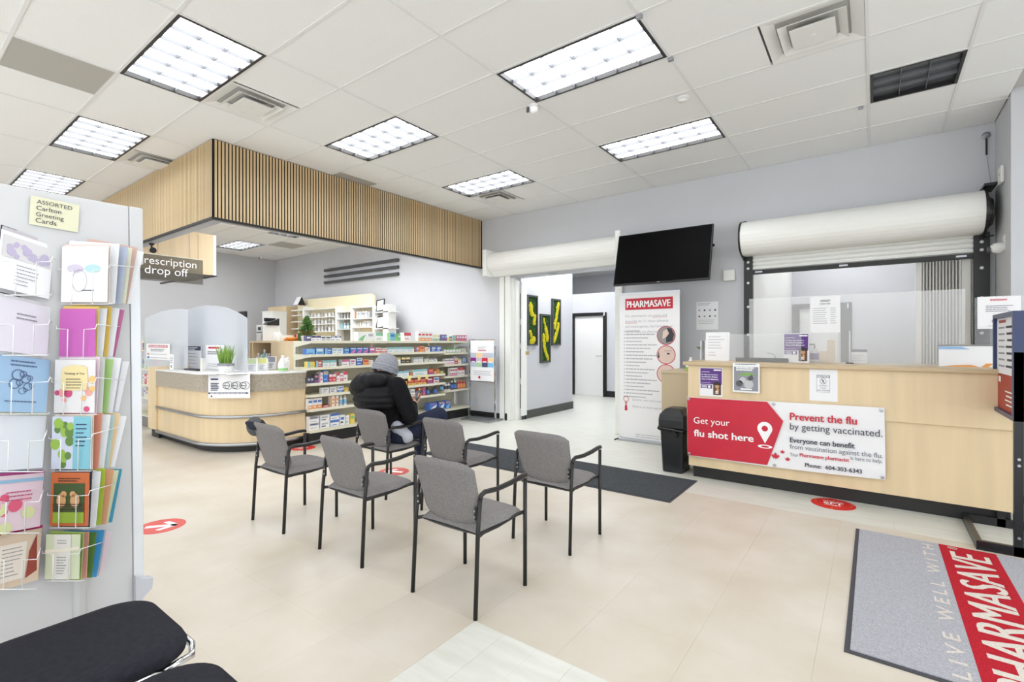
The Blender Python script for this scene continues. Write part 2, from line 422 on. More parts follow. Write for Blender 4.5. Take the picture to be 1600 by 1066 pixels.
camera_thing('security_camera', PZ(392, 404, CZ-.02) if False else Vector((-12.6, 6.2, CZ)), 'tiny security camera on the ceiling of the prescription area', -.9, .9)
p = PZ(1067, 152, CZ); t = thing('smoke_detector', 'flat white smoke detector on the ceiling between the two right lights', 'smoke detector', p)
obj('base', MB().lathe([(.055, 0), (.055, -.012), (.045, -.02)], 24), CGRID, t); obj('cover', MB().lathe([(.04, -.02), (.036, -.034), (.01, -.038)], 24), WHT, t, smooth=True)

# ---- walls
wb = MB()
wb.box(-13.1, WY, 0, -5.02, WY+.15, CZ+.05).box(-5.02, WY, 2.46, -3.06, WY+.15, CZ+.05).box(-3.06, WY, 0, -1.30, WY+.15, CZ+.05)
wb.box(-1.30, WY, 0, .80, WY+.15, 1.0).box(-1.30, WY, 2.46, .80, WY+.15, CZ+.05).box(.80, WY, 0, 1.2, WY+.15, CZ+.05)
struct('wall_back', wb, WALL, 'long pale grey back wall with two shuttered openings', 'wall')
struct('wall_right', MB().box(WX, 6.06, 0, 4.6, WY, CZ+.05), WALL, 'pale grey wall return at the far right', 'wall')
struct('wall_left', MB().box(XL-.15, -3, 0, XL, WY, CZ+.05), WALL, 'pale grey left wall of the prescription area', 'wall')
bo = struct('baseboard_back', MB().box(-5.95, WY-.012, 0, -5.26, WY, .10), TOE, 'black baseboard on the back wall beside the medicine shelves', 'baseboard')
bo = struct('baseboard_middle', MB().box(-3.0, WY-.012, 0, -1.3, WY, .10), TOE, 'black baseboard behind the roll-up banner', 'baseboard')
# storefront frames behind and right of the viewer (open to the daylight)
sf = MB()
for i in range(10): sf.box(-12.9+i*1.9, -2.95, 0, -12.84+i*1.9, -2.85, CZ)
sf.box(-13, -2.95, 0, 4.6, -2.85, .12).box(-13, -2.95, CZ-.3, 4.6, -2.85, CZ+.05)
struct('window_1', sf, STEEL, 'storefront window frame behind the viewer', 'window')
sf = MB()
for i in range(6): sf.box(4.5, -2.9+i*1.75, 0, 4.6, -2.84+i*1.75, CZ)
sf.box(4.5, -2.9, 0, 4.6, 6.06, .12).box(4.5, -2.9, CZ-.3, 4.6, 6.06, CZ+.05)
struct('window_2', sf, STEEL, 'storefront window frame at the right of the viewer', 'window')
# ---- slatted bulkhead over the prescription area
bk = MB().box(SX-.14, SY, SZ, SX, WY, CZ).box(XL, SY, SZ, SX-.14, SY+.14, CZ)
bulk = struct('wall_bulkhead', bk, mat('bulkhead core paint', (176, 177, 182), .7), 'dropped bulkhead clad in upright oak slats on black felt', 'wall')
FELT = mat('black acoustic felt', (20, 20, 20), .95)
obj('felt_backing', MB().box(SX, SY-.009, SZ+.012, SX+.009, WY-.002, CZ-.002).box(XL, SY-.009, SZ+.012, SX, SY, CZ-.002), FELT, bulk)
obj('edge_trim', MB().box(SX-.03, SY-.022, SZ-.012, SX+.022, WY-.002, SZ+.012).box(XL, SY-.022, SZ-.012, SX-.03, SY+.01, SZ+.012), BLKM, bulk)
OAK = mat('oak slat veneer', (230, 206, 166), .5, noise=(3, .16, 6), stretch=(14, 14, .7), rgb2=(206, 176, 132))
m1 = MB().box(0, 0, 0, .004, .0225, CZ-SZ-.016).mesh('slat', OAK)
m2 = MB().box(0, -.003, 0, .021, 0, CZ-SZ-.016).mesh('slat', OAK)
y = SY+.012
while y < WY-.03: link('slat', m1, bulk, (SX+.009, y, SZ+.0125)); y += .0372
x = SX-.028; k = 0; far = MB()
while x > XL+.02:
    if k < 170: link('slat', m2, bulk, (x, SY-.009, SZ+.0125))
    else: far.box(x, SY-.012, SZ+.0125, x+.021, SY-.009, CZ-.0035)
    x -= .0372; k += 1
tag(obj('slat_field', far, OAK, bulk), kind='stuff')
t = thing('spotlight', 'small black spotlight under the bulkhead edge above the drop-off sign', 'lamp', (-7.75, SY+.07, SZ-.012))
obj('mount', MB().lathe([(.03, 0), (.03, -.02), (.012, -.03), (.012, -.07)], 14), BLKM, t); obj('head', MB().lathe([(.02, -.03), (.04, .06)], 14, ax='x', c=(0, 0, -.1)), BLKM, t)

# ---- hall behind the left opening
struct('wall_hall_left', MB().box(-5.10, WY+.15, 0, -4.93, 8.70, 3.2), WALL, 'pale grey hall wall hung with three moss pictures', 'wall')
HB = mat('dark grey vinyl base', (72, 74, 71), .5)
struct('baseboard_hall', MB().box(-4.93, WY+.16, 0, -4.918, 8.712, .145).box(-5.10, 8.70, 0, -4.918, 8.712, .145), HB, 'dark grey baseboard under the moss pictures', 'baseboard')
wf = MB().box(-9, 11.0, 0, -6.17, 11.1, 2.57).box(-5.36, 11.0, 0, -2.6, 11.1, 2.57).box(-6.17, 11.0, 2.0, -5.36, 11.1, 2.57)
struct('wall_hall_far', wf, WALL, 'far hall wall around the white door', 'wall')
struct('wall_hall_end', MB().box(-10.5, 13.0, 0, 3.2, 13.1, 3.3), WALL, 'grey wall beyond the hall partition', 'wall')
struct('wall_hall_right', MB().box(-3.0, WY+.15, 0, -2.88, 11.0, 3.3), WALL, 'right hall wall', 'wall')
struct('wall_hall_outer', MB().box(-9.1, 8.7, 0, -9, 13, 3.3).box(-9, 8.6, 0, -5.1, 8.7, 3.3), WALL, 'hidden side walls of the hall', 'wall')
struct('baseboard_far', MB().box(-5.27, 10.988, 0, -2.9, 11.0, .15).box(-9, 10.988, 0, -6.26, 11.0, .15), BLKM, 'black baseboard beside the far hall door', 'baseboard')
struct('ceiling_hall', MB().box(-10.5, WY+.15, 3.3, 3.2, 13.2, 3.36), CEIL, 'white ceiling of the rooms behind the openings', 'ceiling')
d3 = struct('door_3', MB().box(-6.17, 11.02, .005, -5.36, 11.06, 2.0), WHT, 'plain white hall door in a black frame', 'door')
obj('door_frame', MB().box(-6.26, 10.97, 0, -6.17, 11.05, 2.08).box(-5.36, 10.97, 0, -5.27, 11.05, 2.08).box(-6.17, 10.97, 2.0, -5.36, 11.05, 2.08), BLKM, d3)
obj('door_handle', MB().tube([(-5.43, 11.02, 1.0), (-5.43, 10.96, 1.0), (-5.55, 10.96, 1.0)], .011), STEEL, d3)
mb = MB(); put_text(mb, '3', -5.36, 2.0, h=.09, y=10.966, bold=.02); obj('door_number', mb, WPRINT, d3)
# ---- clinic room behind the right opening
struct('wall_clinic_left', MB().box(-1.45, WY+.15, 0, -1.30, 11.0, 3.3), WHT, 'white left wall of the room behind the counter', 'wall')
wf = MB().box(-1.3, 11.0, 0, -1.17, 11.1, 3.3).box(-.5, 11.0, 0, 3.1, 11.1, 3.3).box(-1.17, 11.0, 2.0, -.5, 11.1, 3.3)
struct('wall_clinic_far', wf, WALL, 'grey wall behind the clinic counter with a dark-framed door', 'wall')
struct('wall_clinic_right', MB().box(3.0, WY+.15, 0, 3.1, 11.0, 3.3), WALL, 'right wall of the room behind the counter', 'wall')
DG = mat('dark grey door frame', (52, 50, 50), .45)
d1 = struct('door_1', MB().box(-1.17, 11.02, .005, -.5, 11.06, 2.0), WHT, 'white door seen through the clinic counter shield', 'door')
obj('door_frame', MB().box(-1.29, 10.97, 0, -1.17, 11.05, 2.09).box(-.5, 10.97, 0, -.33, 11.05, 2.09).box(-1.17, 10.97, 2.0, -.5, 11.05, 2.09), DG, d1)
mb = MB(); put_text(mb, '1', -.4, 1.98, h=.09, y=10.966, bold=.02); obj('door_number', mb, WPRINT, d1)
for (x, y, l) in ((-4.4, 8.4, 'added unseen hall lamp above the shuttered opening'), (-4.0, 7.6, 'added unseen hall lamp just inside the shuttered opening'), (-5.4, 9.9, 'added unseen hall lamp before the white door'), (-6.6, 10.0, 'added unseen hall lamp round the corner'), (-4.4, 12.2, 'added unseen lamp beyond the hall partition'), (-.3, 8.4, 'added unseen lamp over the clinic counter room'), (-.4, 10.2, 'added unseen lamp at the back of the clinic room'), (.9, 9.4, 'added unseen lamp by the clinic room cupboards'), (1.6, 8.4, 'added unseen lamp at the right of the clinic room')):  # unseen lamps added to brighten the back rooms
    t = thing('ceiling_light', l, 'ceiling light', (x, y, 3.3)); obj('frame', MB().box(-.61, -.31, -.01, .61, -.28, -.001).box(-.61, .28, -.01, .61, .31, -.001).box(-.61, -.28, -.01, -.58, .28, -.001).box(.58, -.28, -.01, .61, .28, -.001), BLKM, t)
    obj('diffuser', MB().box(-.58, -.28, -.008, .58, .28, -.001), DIFF2 if x < -2 else DIFF, t)
# ================================================================ shutters on the back wall
HOOD = mat('hood enamel', (240, 240, 236), .35)
t = thing('roller_shutter', 'white roller shutter hood with guides over the hall opening', 'roller shutter', (-4.1, WY, 0))
def arc(cx, cz, r, a0, a1, n): return [(cx+r*math.cos(a0+(a1-a0)*i/n), cz+r*math.sin(a0+(a1-a0)*i/n)) for i in range(n+1)]
pr = [(-.002, 2.90)]+arc(-.17, 2.72, .175, PI/2, PI*1.38, 10)+[(-.16, 2.49), (-.002, 2.49)]
obj('hood', MB().prism(pr, -1.20, 1.16, 'x'), HOOD, t)
for x in (-1.28, 1.16): obj('end_plate', MB().box(x, -.36, 2.48, x+.075, -.002, 2.93), HOOD, t, bevel=.006)
obj('guide_rail', MB().box(-1.15, -.05, 0, -1.05, .01, 2.49).box(-1.03, -.05, 0, -.92, .15, 2.49), HOOD, t, bevel=.004)
obj('guide_rail', MB().box(1.02, -.05, 0, 1.13, .15, 2.49), HOOD, t, bevel=.004)
obj('bottom_bar', MB().box(-.93, -.045, 2.455, 1.02, .0, 2.49), STEEL, t, bevel=.003)
obj('pull_handle', MB().tube([(-.15, -.045, 2.47), (-.13, -.07, 2.46), (-.03, -.07, 2.46), (-.01, -.045, 2.47)], .006), STEEL, t)
obj('reveal', MB().box(-.93, .0, 0, -.885, .155, 2.46), HOOD, t)
obj('toe_block', MB().box(-1.03, -.056, 0, -.985, -.05, .12), BLK, t)
t = thing('folding_door', 'narrow white folded door leaf standing inside the hall opening', 'door leaf', (-4.9, 6.8, 0))
obj('leaf', MB().box(-.03, .10, .07, 0, .24, 2.40), HOOD, t, bevel=.004); obj('leaf', MB().box(-.09, .0, 0, -.05, .10, 2.42), HOOD, t, bevel=.004)
for z0, z1 in ((.2, .62), (.72, 1.24), (1.33, 1.66), (1.75, 2.2)): obj('slot', MB().box(-.045, .098, z0, -.034, .106, z1), mat('shadow gap', (70, 70, 72), .8), t)
obj('latch', MB().box(-.006, .2, 1.13, .02, .28, 1.19), mat('brass', (196, 178, 122), .35, .9), t, bevel=.004)
obj('foot', MB().box(-.02, .2, 0, -.004, .23, .075), BLK, t)

t = thing('roller_shutter', 'off-white roller shutter barrel with black brackets over the counter opening', 'roller shutter', (-.22, WY, 0))
pr = [(-.01, 2.83)]+arc(-.2, 2.63, .205, PI/2, PI*1.45, 14)+[(-.06, 2.43), (-.01, 2.43)]
obj('hood', MB().prism(pr, -1.08, 1.07, 'x'), HOOD, t)
for x0, x1 in ((-1.10, -1.08), (1.07, 1.09)):
    obj('end_bracket', MB().prism([(-.002, 2.89), (-.03, 2.89)]+arc(-.2, 2.63, .215, PI*.55, PI*1.45, 10)+[(-.1, 2.38), (-.002, 2.38)], x0, x1, 'x'), BLKM, t)
obj('drive_gear', MB().lathe([(.0, 1.09), (.15, 1.09), (.15, 1.115), (.13, 1.12), (.13, 1.135), (.06, 1.15)], 20, ax='x', c=(0, -.2, 2.62)), BLKM, t)
obj('mount_arm', MB().box(1.07, -.3, 2.86, 1.16, -.002, 2.885), BLKM, t); obj('mount_arm', MB().box(1.09, -.14, 2.4, 1.16, -.1, 2.41), BLKM, t)
for x0, x1 in ((-1.10, -1.0), (1.02, 1.14)):
    g = obj('guide_rail', MB().box(x0, -.07, 1.0, x1, -.002, 2.45), BLKM, t)
    for z in (1.1, 1.45, 1.8, 2.1, 2.28, 2.36): obj('bolt', MB().lathe([(.016, 0), (.016, -.006), (.008, -.012)], 10, ax='y', c=((x0+x1)/2, -.07, z)), mat('white bolt cap', (225, 226, 226), .4), g)
for i in range(4): obj('curtain_slat', MB().prism([(-.03, 2.255+i*.05), (-.055, 2.27+i*.05), (-.055, 2.295+i*.05), (-.03, 2.303+i*.05)], -1.0, 1.02, 'x'), HOOD, t)
bb = obj('bottom_bar', MB().box(-1.0, -.066, 2.205, 1.02, -.01, 2.253), BLKM, t, bevel=.003)
for x in (-.93, .93): obj('latch', MB().box(x-.04, -.071, 2.222, x+.04, -.066, 2.24), STEEL, bb)
obj('bar_lock', MB().box(-.1, -.07, 2.22, -.02, -.066, 2.24), STEEL, bb)
t = thing('anchor_cable', 'thin steel cable from a wall anchor down to the shutter bracket', 'cable', (.90, WY-.0, 3.43))
obj('anchor', MB().lathe([(.035, -.001), (.035, -.012), (.012, -.03)], 14, ax='y'), STEEL, t); obj('turnbuckle', MB().tube([(0, -.03, -.04), (0, -.03, -.2)], .008), BLKM, t); obj('wire', MB().tube([(0, -.02, 0), (0, -.03, -.2), (.035, -.06, -.545)], .0025, 5), STEEL, t)
q = PX(1568, 273, WX)
t = thing('wall_sensor', 'white motion sensor on the wall return at right', 'sensor', q); obj('body', MB().box(-.03, -.07, -.08, -.001, .07, .08), WHT, t, bevel=.012); obj('lens', MB().box(-.032, -.02, .0, -.03, .01, .012), INKG, t)
q = PX(1569, 378, WX)
t = camera_thing('security_camera', q, 'white bullet security camera on the wall right of the black shutter frame', -PI/2-.2, 1.25, True); t.rotation_euler.z = -PI/2
# television
ta, tb = PY(967, 369, 6.36), PY(1118, 350, 6.36); tc = PY(1050, 442, 6.55)
t = thing('television', 'large black flat television tilted down on the back wall', 'television', (ta.x+.63, 6.36, ta.z)); t.rotation_euler = (-.26, 0, 0)
obj('bezel', MB().box(-.63, 0, -.735, .63, .04, 0), BLK, t, bevel=.004); obj('screen', MB().box(-.618, -.002, -.715, .618, 0, -.012), mat('dark screen', (2, 2, 3), .5, spec=.08), t)
obj('back_housing', MB().box(-.4, .04, -.6, .4, .075, -.15), BLK, t); obj('maker_mark', MB().box(-.02, -.001, -.728, .02, .0, -.72), STEEL, t)
t = thing('tv_bracket', 'black arm bracket holding the television to the wall', 'bracket', (ta.x+.63, WY, 2.5)); obj('wall_plate', MB().box(-.2, -.02, -.15, .2, -.001, .15), BLKM, t); obj('arm', MB().box(-.1, -.22, -.03, .1, -.02, .03), BLKM, t); obj('side_rail', MB().box(-.66, -.24, .08, .6, -.215, .11), BLKM, t)
t = thing('wall_box', 'small white junction box on the wall beside the television', 'junction box', (-1.5, WY, 2.22)); obj('box', MB().box(-.07, -.05, -.07, .07, -.001, .07), OFFW, t, bevel=.004); obj('cover', MB().box(-.06, -.054, -.06, .06, -.05, .06), WHT, t)
# three dark bars on the prescription wall
for i, (l, z) in enumerate((('upper', 3.06), ('middle', 2.915), ('lower', 2.77))):
    o = obj('wall_bar', MB().box(-1.33, -.06, -.03, 1.33, -.0, .03), mat('dark grey bar', (74, 75, 78), .45), loc=(-9.265, WY-.001, z), bevel=.004)
    tag(o, l+'most of the three long dark grey bars on the prescription wall' if i != 1 else 'middle one of the three long dark grey bars on the prescription wall', 'wall bar', 'dark bars on the wall')
# moss pictures in the hall
MOSSG = mat('dark green moss', (52, 92, 32), .95, noise=(60, .6, 3), rgb2=(26, 52, 18)); MOSSY = mat('yellow moss', (216, 204, 28), .95, noise=(70, .4, 3), rgb2=(168, 160, 16))
FRM = mat('grey picture frame', (74, 76, 76), .5)
def moss(y0, y1, z0, z1, label, pts):
    t = thing('moss_picture', label, 'picture', (-4.93, (y0+y1)/2, (z0+z1)/2), PI/2, 'framed moss pictures'); w = (y1-y0)/2; h = (z1-z0)/2; f = .03
    obj('frame', MB().box(-w, -.04, -h, w, 0, -h+f).box(-w, -.04, h-f, w, 0, h).box(-w, -.04, -h+f, -w+f, 0, h-f).box(w-f, -.04, -h+f, w, 0, h-f), FRM, t)
    rr = random.Random(len(label)); mb = MB().box(-w+f, -.012, -h+f, w-f, -.004, h-f)
    for i in range(150): mb.ball((rr.uniform(-w+.05, w-.05), -.012, rr.uniform(-h+.05, h-.05)), rr.uniform(.012, .024), .014, rr.uniform(.012, .024), n=5)
    obj('green_moss', mb, MOSSG, t)
    mb = MB()
    for (a, b, c, d, r, n) in pts:
        for i in range(n):
            k = i/max(1, n-1); mb.ball((w*(a+(c-a)*k)+rr.uniform(-.012, .012), -.022, h*(b+(d-b)*k)+rr.uniform(-.012, .012)), 1.4*r*rr.uniform(.7, 1.1), .018, 1.4*r*rr.uniform(.7, 1.1), n=6)
    obj('yellow_moss', mb, MOSSY, t)
moss(7.056, 7.381, 1.29, 2.19, 'leftmost framed moss picture with separate yellow clumps', [(-.35, .62, -.05, .25, .045, 9), (.55, .2, .35, -.12, .035, 7), (-.35, -.45, -.2, -.62, .035, 6), (-.2, -.88, .4, -.75, .045, 10)])
moss(7.486, 7.815, .97, 1.87, 'middle framed moss picture, hung lowest of the three', [(-.4, .8, .1, .4, .022, 10), (.1, .4, .45, -.05, .04, 12), (-.35, .1, -.1, -.5, .035, 10), (.1, -.55, .5, -.85, .03, 8)])
moss(7.884, 8.189, 1.285, 2.18, 'rightmost framed moss picture with two long yellow streaks', [(.55, .8, -.35, -.2, .035, 20), (.55, -.1, -.45, -.8, .035, 16)])
# roll-up banner
BX0, BX1, BY, BZ = -2.862, -2.02, 6.38, 2.03
t = thing('roll_up_banner', 'tall white roll-up banner with a red brand heading and round photos', 'banner', (BX0, BY, 0))
BW = BX1-BX0
obj('base', MB().box(0, -.07, 0, BW, .07, .035), STEEL, t, bevel=.006); obj('foot', MB().tube([(-.02, -.12, .01), (.03, -.02, .03), (.06, .06, .015)], .01), BLK, t)
obj('pole', MB().tube([(BW/2, .03, .03), (BW/2, .03, BZ)], .01), STEEL, t); obj('top_rail', MB().box(0, -.012, BZ-.02, BW, .02, BZ+.008), STEEL, t)
obj('sheet', MB().box(.004, -.006, .03, BW-.004, -.003, BZ-.02), mat('banner vinyl', (236, 235, 236), .45), t)
mb = MB(); yy = -.008
hp = MB(); rect(hp, .09, 1.80, .66, .155, 0, yy); obj('heading_panel', hp, RED, t)
put_text(mb, 'PHARMASAVE', .115, 1.832, h=.088, w=.60, mi=1, y=yy-.001); put_text(mb, 'PHARMASAVE', .119, 1.832, h=.088, w=.60, mi=1, y=yy-.0013); put_text(mb, 'PHARMASAVE', .112, 1.833, h=.09, w=.60, mi=1, y=yy-.0016)
for i, (s, r) in enumerate((('Our pharmacists can assess and', 0), ('prescribe for 21 minor ailments', 0), ('and contraceptives. See list below, or', 0), ('discuss with our pharmacists.', 0))):
    put_text(mb, s, .09, 1.70-i*.072, h=.033, w=(.58, .6, .66, .54)[i], mi=2, y=yy)
rect(mb, .47, 1.688, .2, .004, 0, yy); rect(mb, .09, 1.616, .17, .004, 0, yy)
for i in range(20):
    z = 1.50-i*.0475; disc(mb, .075, z+.008, .006, 3, yy, 8); bars(mb, .1, z+.016, .2+.3*((i*37) % 10)/10, 1, .05, .014, yy, 2, 0, i)
for (z, k) in ((1.445, 0), (1.19, 1), (.94, 2)):
    pm_ = MB(); disc(pm_, .66, z, .125, 0, yy, 32); disc(pm_, .66, z, .115, 1, yy-.001, 32); obj('round_photo', pm_, [RED, (mat('photo grey', (150, 148, 146), .6), mat('photo skin tone', (222, 196, 184), .6), MATS.get('photo skin tone'))[k] or PAPER], t)
# simple tonal shapes of the three round photographs
poly(mb, [(.66, 1.35), (.745, 1.37), (.765, 1.46), (.73, 1.535), (.67, 1.545), (.70, 1.47), (.66, 1.42)], 3, yy-.002); poly(mb, [(.61, 1.40), (.66, 1.42), (.70, 1.47), (.67, 1.53), (.62, 1.50)], 5, yy-.002)
poly(mb, [(.55, 1.15), (.575, 1.15), (.565, 1.22), (.56, 1.24)], 3, yy-.002); disc(mb, .69, 1.205, .022, 3, yy-.002, 14, sz=.5); bars(mb, .64, 1.245, .1, 1, .02, .006, yy-.002, 6, 0)
put_text(mb, 'Quicker care and treatment', .19, .555, h=.028, w=.5, mi=2, y=yy); put_text(mb, 'Walk in or book appointment', .19, .46, h=.028, w=.52, mi=2, y=yy)
disc(mb, .1, .57, .04, 0, yy, 20, r0=.033); poly(mb, [(.08, .41), (.12, .41), (.115, .48), (.1, .5), (.085, .48)], 0, yy); disc(mb, .1, .515, .014, 0, yy, 12)
bars(mb, .24, .1, .5, 2, .03, .008, yy, 2, .1)
obj('lettering', mb, [RED, WPRINT, mat('pale grey print', (176, 176, 182), .8), INK, INKG, mat('photo skin tone', (222, 196, 184), .6), mat('photo brow', (120, 92, 84), .6)], t)
# ---- chrome poster stand beside the shelves
t = thing('poster_stand', 'chrome poster stand with a colourful notice beside the medicine shelves', 'poster stand', (-5.47, 6.5, 0))
for x in (-.28, .29): obj('upright', MB().box(x-.011, -.011, 0, x+.011, .011, 1.40 if x < 0 else 1.28), CHROME, t)
obj('base', MB().box(-.32, -.2, .0, .32, .18, .03), STEEL, t, bevel=.006)
obj('top_rail', MB().box(-.28, -.01, 1.385, .28, .01, 1.40), CHROME, t); obj('bottom_rail', MB().box(-.28, -.01, .66, .28, .01, .675), CHROME, t)
obj('sheet', MB().box(-.265, -.008, .675, .265, -.004, 1.385), PAPER, t)
PST = [col(186, 196, 214), col(66, 74, 110), col(236, 206, 160), col(204, 190, 196), col(132, 40, 132), col(204, 40, 76), col(176, 206, 172), col(128, 186, 222)]
mb = MB(); cc = [(1, 3, 4, 1), (5, 4, 6, 3), (1, 7, 2, 8)]
for r in range(3):
    for c in range(4): pt = MB(); rect(pt, -.262+c*.131, 1.085-r*.083, .127, .079, 0, -.010); obj('picture_tile', pt, PST[cc[r][c]-1], t)
rect(mb, -.09, 1.2, .18, .016, 5, -.01); bars(mb, -.1, 1.27, .2, 2, .03, .008, -.01, 8, .2); bars(mb, -.19, .85, .4, 3, .03, .008, -.01, 8, .1)
disc(mb, -.06, .74, .026, 5, -.01, 10)
for c in range(4): rect(mb, -.24+c*.131, 1.0, .08, .02, 9, -.011)
obj('lettering', mb, [col(186, 196, 214), col(66, 74, 110), col(236, 206, 160), col(204, 190, 196), col(132, 40, 132), col(204, 40, 76), col(176, 206, 172), col(128, 186, 222), INKG, WPRINT], t)

# ================================================================ clinic (flu shot) counter
t = thing('reception_counter', 'long maple reception counter under the black shutter, flu banner on its front', 'counter', (-1.505, 5.0, 0)); CW = 2.335
obj('toe_kick', MB().box(.03, .08, 0, CW-.02, .62, .125), TOE, t)
obj('lower_panel', MB().box(0, .022, .12, CW, .64, .72), MAPLE, t, bevel=.002)
obj('upper_panel', MB().box(0, 0, .72, CW, .64, 1.128), MAPLE, t, bevel=.002)
obj('worktop', MB().box(-.045, -.03, 1.128, CW+.03, .72, 1.165), mat('speckled beige stone laminate', (214, 194, 158), .4, noise=(300, .25, 2), rgb2=(176, 152, 118)), t, bevel=.008)
t = thing('counter_return', 'lower beige end cabinet left of the reception counter', 'cabinet', (-1.97, 5.55, 0)); BG = mat('beige laminate', (200, 182, 150), .5)
obj('body', MB().box(0, 0, .1, .45, .6, 1.0), BG, t, bevel=.003); obj('top', MB().box(-.005, -.01, 1.0, .455, .61, 1.03), BG, t, bevel=.003); obj('toe_kick', MB().box(.02, .05, 0, .43, .58, .1), TOE, t)
# flu banner
BO = Vector((-1.505, 4.992, .225))
t = thing('flu_banner', 'red and white vinyl flu shot banner tied to the reception counter', 'banner', BO); t.rotation_euler = (0, -.012, 0)
bw, bh = 1.58, .585
def sag(i, j):
    x = i*bw; z = j*bh; return (x, -.004-.004*math.sin(i*19+j*3)*(1-i)-.003*math.sin(j*9), z-.012*math.sin(i*PI)*(1-j))
obj('sheet', MB().grid(sag, 40, 8), mat('white banner vinyl', (236, 236, 238), .35), t, smooth=True)
def BL(u, v): q = PY(u, v, 4.985)-BO; return q.x, q.z
BMATS = [mat('banner red', (200, 34, 58), .35, noise=(5, .08)), WPRINT, mat('charcoal print', (58, 62, 76), .6), mat('slate print', (104, 108, 122), .6)]
def bt(mb, s, u0, v0, u1, h, mi, bold=0): 
    x, z = BL(u0, v0); x1, _ = BL(u1, v0); q_ = MB(); put_text(q_, s, x, z, w=x1-x, h=h, y=-.017, bold=min(bold, .014), res=4)
    if bold: put_text(q_, s, x+h*.03, z, w=x1-x, h=h, y=-.0172, bold=min(bold, .014), res=4)
    obj('text_line', q_, BMATS[mi], t)
mb = MB()
tip = BL(1225, 660); a0 = BL(1200, 628); a1 = BL(1199, 730)
FR = mat('banner red', (200, 34, 58), .35, noise=(5, .08))
rf = MB(); poly(rf, [(.004, .004), (a1[0], .002), (tip[0], tip[1]), (a0[0], bh-.004), (.004, bh-.004)], 0, -.0145); obj('red_field', rf, FR, t)
bt(mb, 'Get your', 1085, 661, 1141, .062, 1); bt(mb, 'flu shot here', 1085, 681, 1178, .064, 1, .022)
x, z = BL(1196, 671); lt = mb; mb = MB(); disc(mb, x, z, .062, 1, -.016, 28, r0=.026); poly(mb, [(x-.058, z-.022), (x, z-.135), (x+.058, z-.022), (x+.02, z-.03), (x, z-.04), (x-.02, z-.03)], 1, -.0162); disc(mb, x, z-.165, .06, 1, -.016, 24, r0=.034, sz=.28); mb.m = [0]*len(mb.m); obj('location_pin', mb, WPRINT, t); mb = lt
bt(mb, 'Prevent the flu', 1235.5, 657.5, 1340, .062, 0, .02); bt(mb, 'by getting vaccinated.', 1235.5, 672.5, 1380, .058, 2)
bt(mb, 'Everyone can benefit', 1235, 692.5, 1336, .043, 2, .016); bt(mb, 'from vaccination against the flu.', 1235, 702.5, 1380, .04, 3)
bt(mb, 'Your', 1235, 714, 1248, .03, 3); bt(mb, 'Pharmasave pharmacist', 1250, 715, 1327, .03, 0, .014); bt(mb, 'is here to help.', 1329.5, 721, 1379.5, .03, 3)
bt(mb, 'Phone:  604-303-6343', 1258, 731, 1347, .033, 2, .012)
leaf = [(0, -1.1), (.06, -.45), (.55, -.6), (.5, -.35), (1, .1), (.85, .18), (.9, .5), (.5, .42), (.28, .25), (.38, .8), (.18, .72), (0, 1.1), (-.18, .72), (-.38, .8), (-.28, .25), (-.5, .42), (-.9, .5), (-.85, .18), (-1, .1), (-.5, -.35), (-.55, -.6), (-.06, -.45)]
for (u, v, r) in ((1212, 714.5, .034), (1223, 708, .019), (1231, 719.5, .021)):
    x, z = BL(u, v); mb = MB()
    for i in range(len(leaf)):
        p, q = leaf[i], leaf[(i+1) % len(leaf)]; n = len(mb.v); mb.v += [(x, -.016, z), (x+p[0]*r, -.016, z+p[1]*r), (x+q[0]*r, -.016, z+q[1]*r)]; mb.f.append((n, n+1, n+2)); mb.m.append(0)
    obj('maple_leaf', mb, FR, t)
for (x, z) in ((.02, bh-.02), (.02, .02), (.78, bh-.02), (.78, .01), (bw-.02, bh-.02), (bw-.02, .02)): obj('grommet', MB().lathe([(.008, 0), (.014, -.003), (.008, -.004)], 12, ax='y', c=(x, -.016, z)), STEEL, t)
# posters on the counter front
def d_purple(mb, w, h):
    rect(mb, .006, h*.42, w-.012, h*.58-.006, 0); put_text(mb, 'Dr. Rana has moved to', .018, h*.74, w=w*.72, mi=1, y=-.002, bold=.02); put_text(mb, 'Northbridge Medical', .018, h*.66, w=w*.70, mi=1, y=-.002, bold=.02); put_text(mb, 'Clinic in Pitt Meadows!', .018, h*.58, w=w*.74, mi=1, y=-.002, bold=.02)
    bars(mb, .02, h*.86, w*.35, 1, .01, .004, -.002, 1, .1); rect(mb, w*.62, h*.9, w*.32, h*.045, 1, -.002); bars(mb, .02, h*.48, w*.4, 1, .01, .003, -.002, 1, .1)
    rect(mb, .01, h*.27, w*.5, h*.13, 0, -.002); bars(mb, .02, h*.375, w*.25, 3, .012, .006, -.003, 1, .2); rect(mb, w*.38, h*.29, w*.1, h*.09, 1, -.003)
    rect(mb, w*.6, h*.06, w*.34, h*.36, 2, -.002); poly(mb, [(w*.6, h*.4), (w*.64, h*.5), (w*.78, h*.53), (w*.92, h*.48), (w*.94, h*.4)], 3, -.003); disc(mb, w*.77, h*.36, .02, 4, -.003, 12); poly(mb, [(w*.68, h*.1), (w*.76, h*.3), (w*.86, h*.26), (w*.82, h*.12)], 4, -.003); bars(mb, w*.7, h*.2, w*.14, 2, .016, .01, -.004, 1, .3)
pm = [PURP, WPRINT, col(92, 64, 48), col(46, 36, 30), col(196, 150, 110)]
def flip(d):   # sheets are drawn from their lower left corner
    def f(mb, w, h):
        n = len(mb.v); d(mb, w, h)
        for i in range(n, len(mb.v)): mb.v[i] = (mb.v[i][0]-w/2, mb.v[i][1], mb.v[i][2])
    return f
